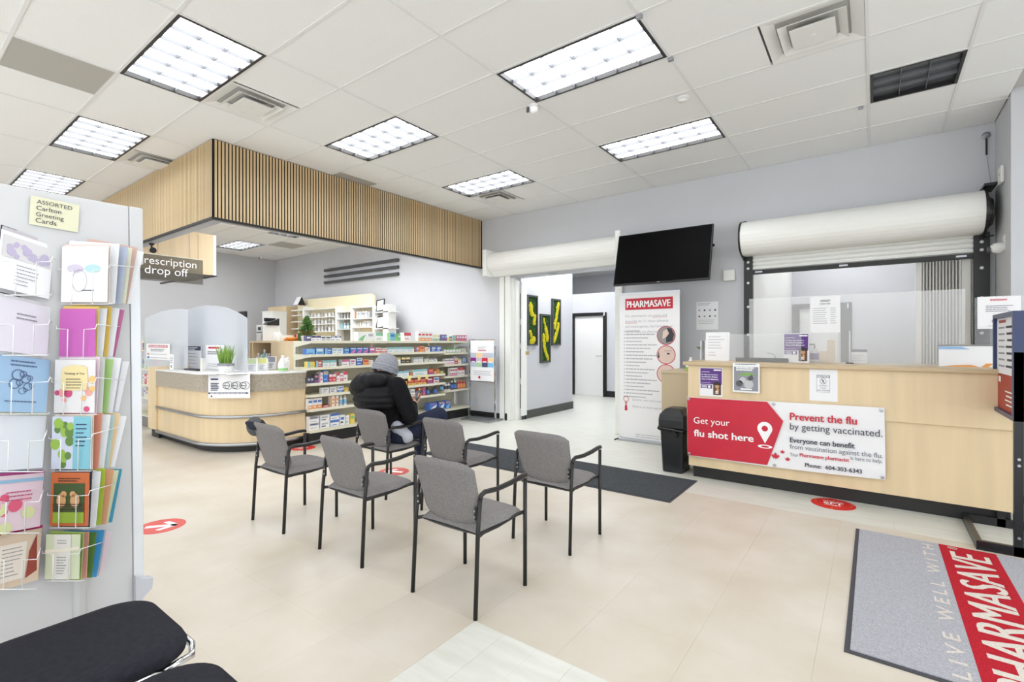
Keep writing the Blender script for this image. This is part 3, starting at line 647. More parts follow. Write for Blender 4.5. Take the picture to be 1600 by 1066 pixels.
paper('poster', 'purple doctor notice taped to the left of the counter front', 'poster', .212, .28, (-1.283, 4.997, .83), draw=flip(d_purple), mats=pm)
def d_grey(mb, w, h):
    rect(mb, .012, .015, w-.024, h-.05, 0); bars(mb, .03, h*.86, w*.72, 2, h*.07, h*.045, -.002, 1, .3, 8)
    poly(mb, [(.04, h*.58), (w*.5, h*.69), (w*.85, h*.62), (w*.7, h*.57)], 2, -.002); disc(mb, w*.38, h*.42, .028, 3, -.002); disc(mb, w*.6, h*.28, .04, 3, -.002); disc(mb, w*.25, h*.3, .03, 4, -.002); poly(mb, [(w*.55, h*.5), (w*.72, h*.62), (w*.78, h*.46), (w*.62, h*.4)], 4, -.003); rect(mb, w*.3, h*.09, w*.42, .012, 1, -.003)
    bars(mb, .02, h-.008, w*.8, 1, .01, .006, -.001, 4, .1)
paper('poster', 'grey picture poster taped over the worktop edge of the counter', 'poster', .232, .275, (-.962, 4.966, .89), draw=flip(d_grey), mats=[col(140, 142, 150), WPRINT, col(128, 168, 84), col(190, 192, 194), col(84, 86, 90)])
def d_notice(mb, w, h):
    rect(mb, w*.26, h*.74, w*.46, h*.08, 0); put_text(mb, 'NOTICE', w*.29, h*.755, w=w*.4, mi=1, y=-.002, bold=.02)
    disc(mb, w*.49, h*.63, .025, 2, -.002, 20, r0=.021); poly(mb, [(w*.42, h*.69), (w*.44, h*.7), (w*.56, h*.57), (w*.54, h*.56)], 2, -.002); rect(mb, w*.465, h*.59, .011, .024, 2, -.002)
    for i, s in enumerate(('SILENCE', 'YOUR', 'CELL PHONE')): put_text(mb, s, w*.49, h*(.47-.075*i), h=.011, mi=2, y=-.002, align='c', bold=.01)
    for r in ((w*.26, h*.28, w*.46, .002), (w*.26, h*.82, w*.46, .002), (w*.26, h*.28, .002, h*.54), (w*.72, h*.28, .002, h*.54)): rect(mb, *r, 2, -.0015)
paper('poster', 'white silence your cell phone notice on the counter front', 'poster', .207, .275, (-.353, 4.997, .85), draw=flip(d_notice), mats=[INKG, WPRINT, INKG])
# bin
t = thing('trash_bin', 'black plastic swing-lid bin beside the reception counter', 'trash bin', (-1.69, 5.21, 0)); BINM = mat('black plastic', (30, 31, 34), .35)
def rr(w, d, r, n=4):
    p = []
    for (cx, cy, a) in ((w-r, d-r, 0), (-w+r, d-r, PI/2), (-w+r, -d+r, PI), (w-r, -d+r, 1.5*PI)):
        for i in range(n+1): p.append((cx+r*math.cos(a+PI/2*i/n), cy+r*math.sin(a+PI/2*i/n)))
    return p
def loft(secs):
    mb = MB(); k = len(secs[0][0])
    for (pl, z) in secs: mb.v += [(p[0], p[1], z) for p in pl]
    for i in range(len(secs)-1):
        for j in range(k): mb.f.append((i*k+j, i*k+(j+1) % k, (i+1)*k+(j+1) % k, (i+1)*k+j)); mb.m.append(0)
    mb.f.append(tuple(reversed(range(k)))); mb.m.append(0); mb.f.append(tuple((len(secs)-1)*k+j for j in range(k))); mb.m.append(0)
    return mb
obj('body', loft([(rr(.105, .135, .03), 0), (rr(.108, .138, .03), .02), (rr(.125, .16, .03), .46)]), BINM, t, smooth=False)
lid = MB()
obj('lid', loft([(rr(.14, .172, .03), .47), (rr(.14, .172, .03), .545), (rr(.132, .165, .03), .60), (rr(.09, .12, .03), .655), (rr(.07, .09, .03), .665)]), BINM, t)
bagm = MB(); rnd = random.Random(3)
bagm.tube([(1.05*p[0]*(1+rnd.uniform(-.02, .03)), 1.05*p[1]*(1+rnd.uniform(-.02, .03)), .45+rnd.uniform(-.012, .012)) for p in rr(.128, .16, .03, 6)], .02, 6, closed=True); bagm.ball((.02, -.172, .43), .03, .014, .012, n=8); bagm.tube([(.03, -.17, .43), (.06, -.185, .40), (.07, -.18, .385)], .01)
obj('bin_liner', bagm, mat('black bin bag', (16, 16, 17), .25), t, smooth=True)
# acrylic shields and what stands on the reception counter
PLEX = clear('painted-reflection acrylic', (240, 241, 242), .24)  # whiteness paints in the bright window reflection on the sheet
ACR = clear('clear acrylic', (235, 238, 240), .14)
CT = 1.165
o = obj('acrylic_shield', MB().box(-1.02, 5.42, CT, .60, 5.426, 1.80), PLEX); tag(o, 'tall clear acrylic shield standing on the reception counter', 'acrylic shield')
o = obj('acrylic_shield', MB().box(-1.20, 5.30, CT, -.55, 5.305, 1.44), ACR); tag(o, 'low clear acrylic shield at the left of the reception counter', 'acrylic shield')
paper('poster', 'purple doctor notice standing on the counter against the shield', 'poster', .212, .28, (-.60, 5.36, CT), tilt=-.06, draw=flip(d_purple), mats=pm)
def d_fees(mb, w, h):
    put_text(mb, 'CLINIC FEES', w*.32, h*.78, w=w*.36, mi=0, y=-.002, bold=.01); bars(mb, w*.35, h*.9, w*.35, 2, .012, .005, -.002, 0, .2)
    bars(mb, w*.1, h*.68, w*.5, 8, .02, .004, -.002, 1, .3, 4); bars(mb, w*.68, h*.68, w*.22, 8, .02, .004, -.002, 1, .3, 5)
paper('notice_sheet', 'clinic fees sheet hung on the tall acrylic shield', 'notice', .24, .34, (-.37, 5.415, 1.45), draw=flip(d_fees), mats=[INK, INKG])
def d_lines(mb, w, h):
    bars(mb, w*.12, h*.85, w*.76, 5, h*.1, .005, -.002, 0, .35, 2); bars(mb, w*.12, h*.3, w*.4, 2, h*.1, .005, -.002, 0, .35, 6)
paper('notice_sheet', 'white letter in a holder at the left end of the counter', 'notice', .24, .30, (-1.33, 5.42, CT), tilt=-.08, draw=flip(d_lines), mats=[INKG])
t = thing('leaflet_rack', 'small upright rack of folded leaflets at the left end of the counter', 'leaflet rack', (-1.47, 5.48, CT)); obj('holder', MB().box(-.045, -.03, 0, .045, .03, .1), ACR, t)
for i in range(4): obj('leaflet', MB().box(-.04+i*.021, -.02, .003, -.03+i*.021, .02, .21), (PAPER, INKG, PAPER, col(120, 124, 140))[i], t)
def d_wall(mb, w, h):
    bars(mb, w*.08, h*.95, w*.6, 2, h*.05, .006, -.002, 0, .2, 1)
    for r in range(2):
        for c in range(4): disc(mb, w*(.14+.24*c), h*(.7-.22*r), .012, 1 if (r+c) % 2 else 0, -.002, 10)
    bars(mb, w*.1, h*.35, w*.8, 3, h*.06, .004, -.002, 0, .2, 3)
q = PY(1105, 515, WY-.004)
paper('wall_notice', 'white notice with small icons on the wall under the television', 'notice', .28, .37, (q.x, WY-.003, q.z-.0), draw=flip(d_wall), mats=[INKG, NAVY])
t = thing('tissue_dispenser', 'slim dark card reader pole rising behind the counter', 'card reader', (-.18, 5.45, CT)); obj('pole', MB().box(-.006, -.006, 0, .006, .006, .30), STEEL, t); obj('foot', MB().box(-.03, -.03, 0, .03, .03, .008), BLK, t)
def d_card(mb, w, h): rect(mb, 0, h*.82, w, h*.18, 0); bars(mb, w*.1, h*.6, w*.75, 4, h*.12, .004, -.002, 1, .3)
paper('notice_card', 'small white card with a navy top behind the shield', 'notice', .12, .13, (-.11, 5.47, CT), draw=flip(d_card), mats=[NAVY, INKG])
t = thing('pump_bottle', 'hand sanitizer pump bottle behind the acrylic shield', 'bottle', (-.46, 5.50, CT)); obj('body', MB().lathe([(.033, 0), (.036, .01), (.036, .10), (.014, .13), (.014, .14)], 14), col(206, 204, 210, .3), t, smooth=True); obj('label', MB().lathe([(.037, .03), (.037, .09)], 14), PURP, t); obj('pump', MB().tube([(0, 0, .14), (0, 0, .175), (-.035, -.02, .172)], .007), BLK, t)
t = thing('wood_block', 'rounded pale wooden upright behind the shield', 'post', (-.33, 5.56, CT)); obj('post', MB().box(-.03, -.03, 0, .03, .03, .2).ball((0, 0, .2), .03, .03, .02, n=12), MAPLE, t); obj('base', MB().box(-.15, -.05, 0, -.03, .05, .11), MAPLEH, t)
t = thing('monitor_tray', 'long low black tray lying on the counter behind the posters', 'tray', (-.86, 5.36, CT)); obj('tray', MB().box(-.27, -.03, 0, .2, .03, .03), BLK, t, bevel=.004); obj('lip', MB().box(-.27, -.035, .03, .2, -.03, .04), BLK, t)
q = PY(1217, 545, 6.3)
t = thing('desk_telephone', 'desk microphone on a bent stalk behind the counter', 'microphone', (-.98, 6.3, 1.0)); obj('stalk', MB().tube([(.1, 0, .0), (.09, 0, .14), (.05, 0, .22), (-.02, 0, .235)], .005, 6), BLK, t); obj('head', MB().box(-.06, -.02, .1, .06, .02, .14), INKG, t)
t = thing('back_desk', 'maple desk behind the clinic counter', 'desk', (-1.28, 6.05, 0)); obj('top', MB().box(0, 0, .97, 2.05, .65, 1.0), MAPLEH, t); obj('end_panel', MB().box(0, .02, 0, .03, .63, .97), MAPLE, t); obj('end_panel', MB().box(2.02, .02, 0, 2.05, .63, .97), MAPLE, t)
t = thing('desk_calendar', 'white desk calendar with blue and orange swooshes at the right of the counter', 'calendar', (.62, 5.36, CT)); obj('stand', MB().prism([(-.05, 0), (.06, 0), (.0, .17)], -.19, .19, 'x'), PAPER, t)
mb = MB(); poly(mb, [(-.19, .145), (.0, .145), (-.05, .168), (-.19, .172)], 0, 0); poly(mb, [(-.17, 0), (.05, .0), (.0, .018), (-.1, .012)], 1, 0); poly(mb, [(.06, .0), (.1, .0), (.13, .03), (.09, .03)], 1, 0)
o = obj('print', mb, [col(150, 186, 222), col(232, 158, 84), WPRINT], t); o.rotation_euler.x = -.285; o.location = (0, -.0525, 0)
obj('binding', MB().tube([(-.19, 0, .172), (.19, 0, .172)], .006), STEEL, t)
def d_qr(mb, w, h):
    bars(mb, w*.3, h*.92, w*.4, 1, .01, .014, -.002, 0, 0); bars(mb, w*.2, h*.72, w*.65, 4, h*.055, .006, -.002, 1, .25); rect(mb, w*.34, h*.2, w*.3, .02, 1, -.002); bars(mb, w*.25, h*.1, w*.5, 1, .02, .004, -.002, 1, .1)
q = PY(1550, 512, 5.6)
paper('notice_sheet', 'white notice sheet standing above the calendar at the counter end', 'notice', .25, .26, (.80, 5.45, 1.47), draw=flip(d_qr), mats=[col(214, 120, 130), INKG])
o = obj('sign_holder', MB().box(-.14, 0, 0, .14, .005, .56), ACR, loc=(.80, 5.456, CT)); tag(o, 'clear acrylic holder behind the notice at the counter end', 'sign holder')
t = thing('soap_bottle', 'white and green round bottle on the low cabinet left of the counter', 'bottle', (-1.66, 5.62, 1.03)); obj('body', MB().lathe([(.045, 0), (.055, .03), (.055, .09), (.02, .125), (.015, .14)], 16), WHT, t, smooth=True); obj('label', MB().lathe([(.057, .01), (.058, .05)], 16), col(150, 190, 70), t); obj('cap', MB().lathe([(.017, .14), (.017, .16)], 12), WHT, t)
t = thing('potted_plant', 'small potted plant with broad green leaves at the counter end', 'plant', (-1.56, 5.6, CT)); t.location.x = -1.5
obj('pot', MB().lathe([(.03, 0), (.04, .06)], 14), WHT, t)
mb = MB()
for i in range(8):
    a = i*2.4; r = .08; c = Vector((math.cos(a)*.05, math.sin(a)*.05, .1+.02*(i % 3))); mb.ball(c, .05, .02, .008, n=8, R=Matrix.Rotation(a, 3, 'Z') @ Matrix.Rotation(-.5, 3, 'Y'))
obj('leaves', mb, col(86, 138, 48), t, smooth=True)
# folding gate stack, cabinets behind the counter opening
t = thing('folding_gate', 'stacked white folding gate at the right of the counter opening', 'folding gate', (.41, 6.86, 1.0))
GM = mat('gate enamel', (226, 225, 220), .4); GD = mat('gate hinge grey', (96, 97, 102), .6)  # darker grey strips between the folds
for i in range(12): obj('gate_fold', MB().prism([(i*.026, 0), (i*.026+.013, -.05), (i*.026+.021, -.05), (i*.026+.022, 0)], 0, 1.22, 'z'), GM, t)
for i in range(12): obj('hinge', MB().box(i*.026+.0215, -.02, 0, i*.026+.0255, 0, 1.22), GD, t)
obj('end_post', MB().box(.315, -.06, 0, .385, 0, 1.24), GM, t, bevel=.004); obj('lead_post', MB().box(-.05, -.05, 0, -.005, 0, 1.23), GM, t)
t = thing('wall_cabinet', 'white upper cabinet with wire handles above an open maple shelf in the clinic room', 'cabinet', (.62, 9.0, 0))
obj('upper_body', MB().box(-.12, 0, 1.75, 1.4, .6, 3.0), WHT, t); obj('shelf_unit', MB().box(-.09, .02, 0, 1.4, .6, 1.62), MAPLE, t)
obj('handle', MB().tube([(-.1, 0, 1.78), (-.1, -.03, 1.78), (-.1, -.03, 1.9), (-.1, 0, 1.9)], .005, 6), STEEL, t); obj('handle', MB().tube([(-.03, 0, 1.86), (-.03, -.03, 1.86), (-.03, -.03, 1.98), (-.03, 0, 1.98)], .005, 6), STEEL, t)
for z in (1.12, 1.45): obj('shelf_board', MB().box(-.09, -.02, z, 1.4, .02, z+.02), WHT, t)
# ---- poster frame on black posts at the right edge
t = thing('poster_floor_stand', 'black floor stand with a navy poster frame at the right edge', 'poster stand', (.73, 4.43, 0)); SM = mat('black stand metal', (24, 24, 27), .3); NV = mat('navy frame enamel', (44, 56, 96), .35)
obj('base', MB().box(-.19, -.03, 0, .5, .0, .06).box(-.19, .60, 0, .5, .63, .06).box(-.19, .0, 0, -.16, .60, .06).box(.47, 0, 0, .5, .6, .06), SM, t)
obj('post', MB().box(-.015, -.03, 0, .03, 0, 1.30), SM, t); obj('post', MB().box(.0, .60, 0, .045, .63, 1.28), SM, t)
fr = obj('frame', MB().box(-.02, -.03, .86, .05, 0, 1.565).box(-.02, .60, .86, .05, .63, 1.565).box(-.02, 0, .86, .05, .6, .89).box(-.02, 0, 1.535, .05, .6, 1.565), NV, t)
pz = obj('poster', MB().box(.0, .0, .89, .004, .6, 1.535), PAPER, t)
mb = MB(); yy = -.001
def sideq(y0, y1, z0, z1, mi, e=0): mb.quad((yy-e, y1, z0), (yy-e, y0, z0), (yy-e, y0, z1), (yy-e, y1, z1), mi)
sideq(.0, .6, .89, 1.14, 0)
for i in range(7): sideq(.06, .3-.02*(i % 3), 1.46-i*.045, 1.475-i*.045, 1); sideq(.34, .54, 1.46-i*.045, 1.472-i*.045, 2)
for i in range(4): sideq(.08, .32-.03*(i % 2), 1.02-i*.03, 1.03-i*.03, 3, .001)
sideq(.46, .54, 1.08, 1.12, 3, .001); sideq(.3, .52, 1.50, 1.52, 0, .001)
obj('print', mb, [mat('poster brick red', (168, 52, 40), .5), INK, INKG, WPRINT], t)
for z in (.62, .58, .12): obj('bolt', MB().lathe([(.009, 0), (.009, -.006)], 8, ax='y', c=(.008, -.03, z)), STEEL, t)
t = thing('cable_coil', 'dark cable hanging beside the counter end behind the poster stand', 'cable', (.93, 5.2, 0)); obj('cord', MB().tube([(0, 0, .0), (-.03, 0, .2), (.03, 0, .3), (-.02, 0, .42), (.05, .0, .6), (.05, .1, .66)], .008, 6), BLK, t, smooth=True); obj('plug', MB().box(.03, .08, .64, .07, .14, .7), BLK, t)
# ================================================================ things on the floor
def mat_text(mb, s, M, mi, h, w, bold=0):
    me, x0, x1, y0, y1 = text_me(s, bold, 3); sx = w/(x1-x0); sy = h/.69
    mb.add(me, M @ Matrix(((sx, 0, 0, -x0*sx), (0, sy, 0, 0), (0, 0, 0, 0), (0, 0, 0, 1))), mi)
CARP = mat('grey carpet pile', (190, 190, 196), .95, noise=(160, .4, 3), rgb2=(160, 161, 168), bump=(400, .5), spec=.1)
CARR = mat('red carpet pile', (196, 44, 56), .95, noise=(160, .3, 3), rgb2=(170, 34, 46), bump=(400, .5), spec=.1)
CARW = mat('cream carpet pile', (222, 214, 204), .95, noise=(160, .3, 3), rgb2=(198, 190, 182), spec=.1)
CARD = mat('charcoal carpet pile', (88, 92, 96), .95, noise=(140, .5, 3), rgb2=(58, 62, 66), bump=(300, .6), spec=.1)
RUB = mat('dark rubber edge', (66, 66, 72), .7)
t = thing('entrance_mat', 'grey entrance mat with a red branded stripe at the lower right', 'mat', (0, 0, 0)); mx0, mx1, my0, my1 = -.107, 1.25, 2.60, 4.35
obj('border', MB().box(mx0, my0, 0, mx1, my1, .006), RUB, t); obj('pile', MB().box(mx0+.022, my0+.022, .006, mx1-.022, my1-.012, .010), CARP, t)
rs0, rs1 = PZ(1467, 853, .01).x, PZ(1557, 868, .01).x
obj('red_stripe', MB().box(rs0, my0+.022, .0101, rs1, my1-.012, .0106), CARR, t)
mb = MB()
mat_text(mb, 'PHARMASAVE', Matrix.Translation((rs1-.045, my0+.05, .0108)) @ Matrix.Rotation(PI/2, 4, 'Z'), 0, rs1-rs0-.09, my1-my0-.17, 0); mat_text(mb, 'PHARMASAVE', Matrix.Translation((rs1-.045, my0+.057, .01095)) @ Matrix.Rotation(PI/2, 4, 'Z'), 0, rs1-rs0-.09, my1-my0-.17, 0); mat_text(mb, 'PHARMASAVE', Matrix.Translation((rs1-.045, my0+.043, .01088)) @ Matrix.Rotation(PI/2, 4, 'Z'), 0, rs1-rs0-.09, my1-my0-.17, 0)
put = 'L I V E   W E L L   W I T H'; mat_text(mb, put, Matrix.Translation((rs0-.03, my0+.06, .0108)) @ Matrix.Rotation(PI/2, 4, 'Z'), 0, .06, my1-my0-.13, .012)
mat_text(mb, '®', Matrix.Translation((rs0+.09, my1-.075, .0108)) @ Matrix.Rotation(PI/2, 4, 'Z'), 0, .045, .05)
obj('lettering', mb, CARW, t)
t = thing('runner_mat', 'long charcoal carpet runner between the chairs and the counter', 'mat', (0, 0, 0)); obj('border', MB().box(-4.42, 4.11, 0, -1.387, 4.91, .005), RUB, t); obj('pile', MB().box(-4.40, 4.13, .005, -1.405, 4.89, .011), CARD, t)
SR = mat('faded red sticker', (206, 86, 80), .5); SR2 = mat('bright red sticker', (212, 40, 34), .5)
def sticker(p, r, label, ang, m, text=False):
    t = thing('floor_sticker', label, 'floor sticker', (p.x, p.y, 0), ang, 'round red floor stickers')
    obj('disc', MB().lathe([(r, .0), (r, .0012)], 40), m, t); mb = MB(); z = .0016
    if not text:
        for pts in ([(-.02, -.09), (.02, -.09), (.02, .09), (-.02, .09)], [(-.02, -.09), (.02, -.09), (.085, -.02), (.07, .01), (.02, -.04)], [(.02, -.09), (-.02, -.09), (-.085, -.02), (-.07, .01), (-.02, -.04)]):
            n = len(mb.v); mb.v += [(q[0]*r/.14, q[1]*r/.14, z) for q in pts]; mb.f.append(tuple(range(n, n+len(pts)))); mb.m.append(0)
    else:
        for s, y, h, w in (('PLEASE STAY', .055, .02, .15), ('6FT', -.015, .055, .14), ('APART', -.055, .026, .12)): mat_text(mb, s, Matrix.Translation((-w/2, y, z)), 0, h, w, .02)
        for a in (0, 1, 2, 3, 4, 5, 7, 8, 9, 10, 11, 12, 13, 14):
            b = PI*(.12+.76*a/14); k = r*.87; mat_text(mb, 'SOCIAL DISTANCE'[a], Matrix.Translation((math.cos(PI-b)*k, math.sin(PI-b)*k, z)) @ Matrix.Rotation(PI/2-b, 4, 'Z') , 0, .012, .011)
        for (x, y) in ((-.125, -.0), (.125, -.0), (0, -.13), (0, .1)): n = len(mb.v); mb.v += [(x-.012, y-.006, z), (x+.012, y-.006, z), (x, y+.012, z)]; mb.f.append((n, n+1, n+2)); mb.m.append(1)
    obj('print', mb, [WPRINT, col(236, 160, 50)], t)
sticker(Vector((-4.24, 1.35)), .155, 'faded red floor arrow sticker left of the chairs near the card display', 2.5, SR)
sticker(Vector((-4.05, 3.37)), .16, 'red floor arrow sticker under the middle chairs', -1.2, SR)
sticker(Vector((-5.88, 3.42)), .15, 'red floor sticker in front of the curved prescription counter', 2.2, SR2, True)
sticker(Vector((-.277, 4.905)), .16, 'bright red distance sticker in front of the reception counter', 0, SR2, True)
# ================================================================ waiting chairs
def make_chair():
    t = thing('waiting_chair', '', 'chair', (0, 0, 0), 0, 'grey waiting chairs in two rows')
    for s in (-1, 1):
        obj('leg', MB().tube([(s*.226, -.2125, 0), (s*.223, -.19, .42), (s*.222, -.172, .58)], .0115, 8), BLKM, t, smooth=True)
        obj('leg', MB().tube([(s*.226, .2125, 0), (s*.226, .2125, .60)], .0115, 8), BLKM, t, smooth=True)
        pts = [(s*.222, -.172, .575), (s*.223, -.165, .60), (s*.226, -.14, .612), (s*.232, -.05, .606), (s*.236, .06, .612), (s*.234, .16, .622), (s*.229, .21, .622), (s*.227, .225, .612)]
        obj('armrest', MB().tube(pts, .012, 8, rs=[.0115, .0125, .013, .014, .0145, .014, .013, .009]), BLKM, t, smooth=True)
        obj('side_rail', MB().tube([(s*.222, -.185, .40), (s*.20, -.12, .395), (s*.195, .0, .39), (s*.2, .17, .405), (s*.224, .2125, .415)], .010, 8), BLKM, t, smooth=True)
        b = obj('back_bracket', MB().box(s*.196, -.192, .475, s*.214, -.176, .545), BLKM, t, bevel=.012, seg=3)
        for z in (.495, .525): obj('bolt', MB().lathe([(.006, 0), (.006, -.004)], 8, ax='y', c=(s*.203, -.192, z)), STEEL, b)
    obj('cross_rail', MB().tube([(-.2, -.14, .39), (.2, -.14, .39)], .009, 8), BLKM, t)
    def seat(i, j):
        x = (i*2-1); y = j*2-1; k = (1-abs(x)**8)*(1-abs(y)**8)
        return (x*.205*(1-.05*max(0, -y)), .03+y*.205, .405+.038*max(0, k)**.35+.006*(1-x*x)-.012*max(0, y)**3)
    mb = MB().grid(seat, 14, 14); mb.grid(lambda i, j: (lambda p: (p[0], p[1], .400-.008*(1-(2*i-1)**2)))(seat(1-i, j)), 14, 14)
    o = obj('seat', mb, FAB, t, smooth=True)
    def back(i, j, off):
        x = i*2-1; zt = .770-.035*abs(x)**7-.004*abs(x); zb = .395+.03*abs(x)**2+.075*abs(x)**6
        z = zb+(zt-zb)*j; k = (1-abs(x)**10)*(1-abs(2*j-1)**10); e = .017*max(0, k)**.4
        yc = -.148-.105*max(0, (z-.395)/.373)**1.15+.03*x*x + (.02*max(0, (.46-z)/.06)**2)
        return (x*(.205+.014*j), yc+(e if off else -e), z)
    mb = MB().grid(lambda i, j: back(i, j, 0), 18, 16); mb.grid(lambda i, j: back(1-i, j, 1), 18, 16)
    obj('backrest', mb, FAB, t, smooth=True)
    return t
ch = make_chair()
spots = [((-1.80, 2.03), 'nearest grey waiting chair in the front of the photo, row closest to the viewer'), ((-2.713, 2.04), 'grey waiting chair in the middle of the nearer row'), ((-3.60, 2.03), 'leftmost grey waiting chair with a dark knit hat on its backrest'),
         ((-3.612, 2.945), 'grey waiting chair the person in black sits on'), ((-2.72, 2.95), 'grey waiting chair in the middle of the farther row'), ((-1.79, 2.94), 'rightmost grey waiting chair in front of the charcoal runner')]
for i, ((x, y), l) in enumerate(spots):
    if i == 0: ch.location = (x, y, 0); ch['label'] = l
    else: dup(ch, (x, y, 0), 0, l)
# knit hat hung on the backrest corner
t = thing('knit_hat', 'dark grey knit hat hung over a chair backrest corner', 'hat', (-3.78, 1.82, .66)); mb = MB()
KN = mat('charcoal knit', (112, 114, 116), .95, noise=(90, .5), bump=(220, .6), spec=.1)
R = Matrix.Rotation(-.5, 3, 'Y')
obj('crown', MB().ball((-.02, 0, .06), .07, .055, .075, n=18, R=R), KN, t, smooth=True)
mb = MB()
for k in range(4): mb.tube([Vector((.0+k*.012, 0, .05))+R @ Vector((.045*math.cos(a), .05*math.sin(a), .065*math.sin(a*.5)-.01*k)) for a in [i*PI/9 for i in range(18)]], .016, 6, closed=True)
obj('brim', mb, mat('dark knit brim', (52, 55, 64), .95, bump=(220, .5), spec=.1), t, smooth=True)
# foreground chairs with black seats
def seatpoly(w, d, r, n=8): return rr(w, d, r, n)
def black_chair(x, y, label):
    t = thing('stacking_chair', label, 'chair', (x, y, 0), 0, 'black upholstered chairs on chrome frames')
    o = obj('seat', loft([(seatpoly(.215, .215, .10), .425), (seatpoly(.232, .232, .115), .435), (seatpoly(.236, .236, .12), .452), (seatpoly(.228, .228, .115), .470), (seatpoly(.19, .19, .10), .479), (seatpoly(.1, .1, .06), .482)]), FABB, t, smooth=True)
    obj('backrest', loft([(seatpoly(.20, .02, .018), .60), (seatpoly(.215, .025, .022), .64), (seatpoly(.215, .025, .022), .84), (seatpoly(.19, .02, .018), .88)]), FABB, t, loc=(0, -.27, 0), smooth=True)
    for s in (-1, 1):
        obj('leg', MB().tube([(s*.245, .23, .01), (s*.238, .19, .40), (s*.225, .12, .425), (s*.225, -.18, .425)], .0105, 10), CHROME, t, smooth=True)
        obj('leg', MB().tube([(s*.245, -.27, .01), (s*.235, -.22, .42), (s*.2, -.295, .62), (s*.2, -.31, .84)], .0105, 10), CHROME, t, smooth=True)
    obj('front_rail', MB().tube([(-.225, .12, .418), (-.2, .225, .418), (-.14, .247, .418), (.14, .247, .418), (.2, .225, .418), (.225, .12, .418)], .0105, 10), CHROME, t, smooth=True)
black_chair(-1.865, .385, 'black-seated chrome chair nearest the greeting card display')
black_chair(-1.33, .375, 'black-seated chrome chair at the bottom edge, cut by the frame')
# ================================================================ the person
def remesh(name, mb, m, parent, vox=.008, smooth=2, fac=.5, deform=None):
    o = link(name, mb.mesh(name, m), None)
    r = o.modifiers.new('r', 'REMESH'); r.mode = 'VOXEL'; r.voxel_size = vox
    s = o.modifiers.new('s', 'SMOOTH'); s.iterations = smooth; s.factor = fac
    bpy.context.view_layer.update(); dg = bpy.context.evaluated_depsgraph_get()
    me = bpy.data.meshes.new_from_object(o.evaluated_get(dg)); bpy.data.objects.remove(o)
    if deform:
        for v in me.vertices: v.co = deform(v.co)
    me.polygons.foreach_set('use_smooth', [True]*len(me.polygons)); me.materials.clear(); me.materials.append(m)
    me.name = name
    return link(name, me, parent)
PO = Vector((-3.61, 2.9, 0))
person = thing('person', 'person in a black hooded puffer jacket and grey knit beanie sitting with a phone', 'person', PO)
def L(x, y, z): return Vector((x, y, z))-PO
HC = L(-3.67, 2.97, 1.118)          # head centre
SH_R, SH_L = L(-3.44, 2.90, .965), L(-3.86, 2.87, .965)
EL_R, EL_L = L(-3.36, 2.985, .70), L(-3.83, 3.04, .72)
WR_R, WR_L = L(-3.49, 3.135, .79), L(-3.61, 3.17, .815)
HP_R, HP_L = L(-3.51, 2.985, .51), L(-3.71, 2.985, .51)
KN_R, KN_L = L(-3.44, 3.42, .635), L(-3.66, 3.36, .54)
AN_R, AN_L = L(-3.62, 3.60, .31), L(-3.68, 3.42, .09)
NK = L(-3.65, 2.92, 1.005)
sk = MB()
hr = Matrix.Rotation(-.35, 3, 'X')
sk.ball(HC, .074, .092, .108, n=20, R=hr); sk.ball(HC+Vector((.005, .05, -.05)), .05, .05, .055, n=14, R=hr)      # skull, jaw
sk.ball(HC+Vector((.01, .105, -.025)), .012, .018, .02, n=10); sk.ball(HC+Vector((.005, .095, -.075)), .022, .012, .01, n=10)   # nose, mouth
sk.ball(HC+Vector((.076, .0, -.02)), .010, .022, .032, n=10); sk.ball(HC+Vector((-.076, .0, -.02)), .010, .022, .032, n=10)     # ears
sk.cap(NK, HC+Vector((0, -.01, -.05)), .055, .05); sk.cap(L(-3.62, 2.99, .53), L(-3.65, 2.89, .92), .11, .12, 14); sk.cap(SH_R, SH_L, .06, .06)
for a, b, c in ((SH_R, EL_R, WR_R), (SH_L, EL_L, WR_L)): sk.cap(a, b, .048, .036); sk.cap(b, c, .036, .025)
for a, b, c in ((HP_R, KN_R, AN_R), (HP_L, KN_L, AN_L)): sk.cap(a, b, .07, .05); sk.cap(b, c, .05, .035)
PH = L(-3.535, 3.225, .845)           # phone
def hand(w, d, side):
    """palm from the wrist w along d; fingers curl round the phone, thumb leaves the side"""
    d = d.normalized(); up = Vector((0, 0, 1)); sd = d.cross(up).normalized()*side; n = sd.cross(d)*side
    sk.cap(w, w+d*.05, .024, .024, 10); sk.ball(w+d*.05, .03, .032, .02, n=12)
    for i, ln in enumerate((.062, .072, .068, .052)):
        b = w+d*.07+sd*(.030-.019*i)
        p1 = b+d*ln*.45+up*.006; p2 = p1+d*ln*.25+up*.024-sd*.006; p3 = p2-d*ln*.08+up*.022-sd*.010
        sk.cap(w+d*.045+sd*(.022-.014*i), p1, .0095, .0085, 8); sk.cap(p1, p2, .0085, .008, 8); sk.cap(p2, p3, .008, .007, 8)
    q = w+d*.02+sd*.03; q1 = q+d*.03+sd*.012+up*.018; q2 = q1+d*.028-sd*.008+up*.014
    sk.cap(q-sd*.012, q1, .012, .010, 8); sk.cap(q1, q2, .010, .0085, 8)
hand(WR_R, (PH-WR_R)+Vector((-.01, 0, -.05)), -1); hand(WR_L, (PH-WR_L)+Vector((.0, 0, -.03)), 1)
SKIN = mat('skin', (214, 168, 146), .55, noise=(30, .06))
remesh('body', sk, SKIN, person, .0055, 2, .4)
eye = MB()
for s in (-.03, .035): eye.ball(HC+Vector((s, .082, -.005)), .011, .008, .008, n=8)
obj('eyes', eye, mat('eye', (40, 32, 28), .2), person, smooth=True)
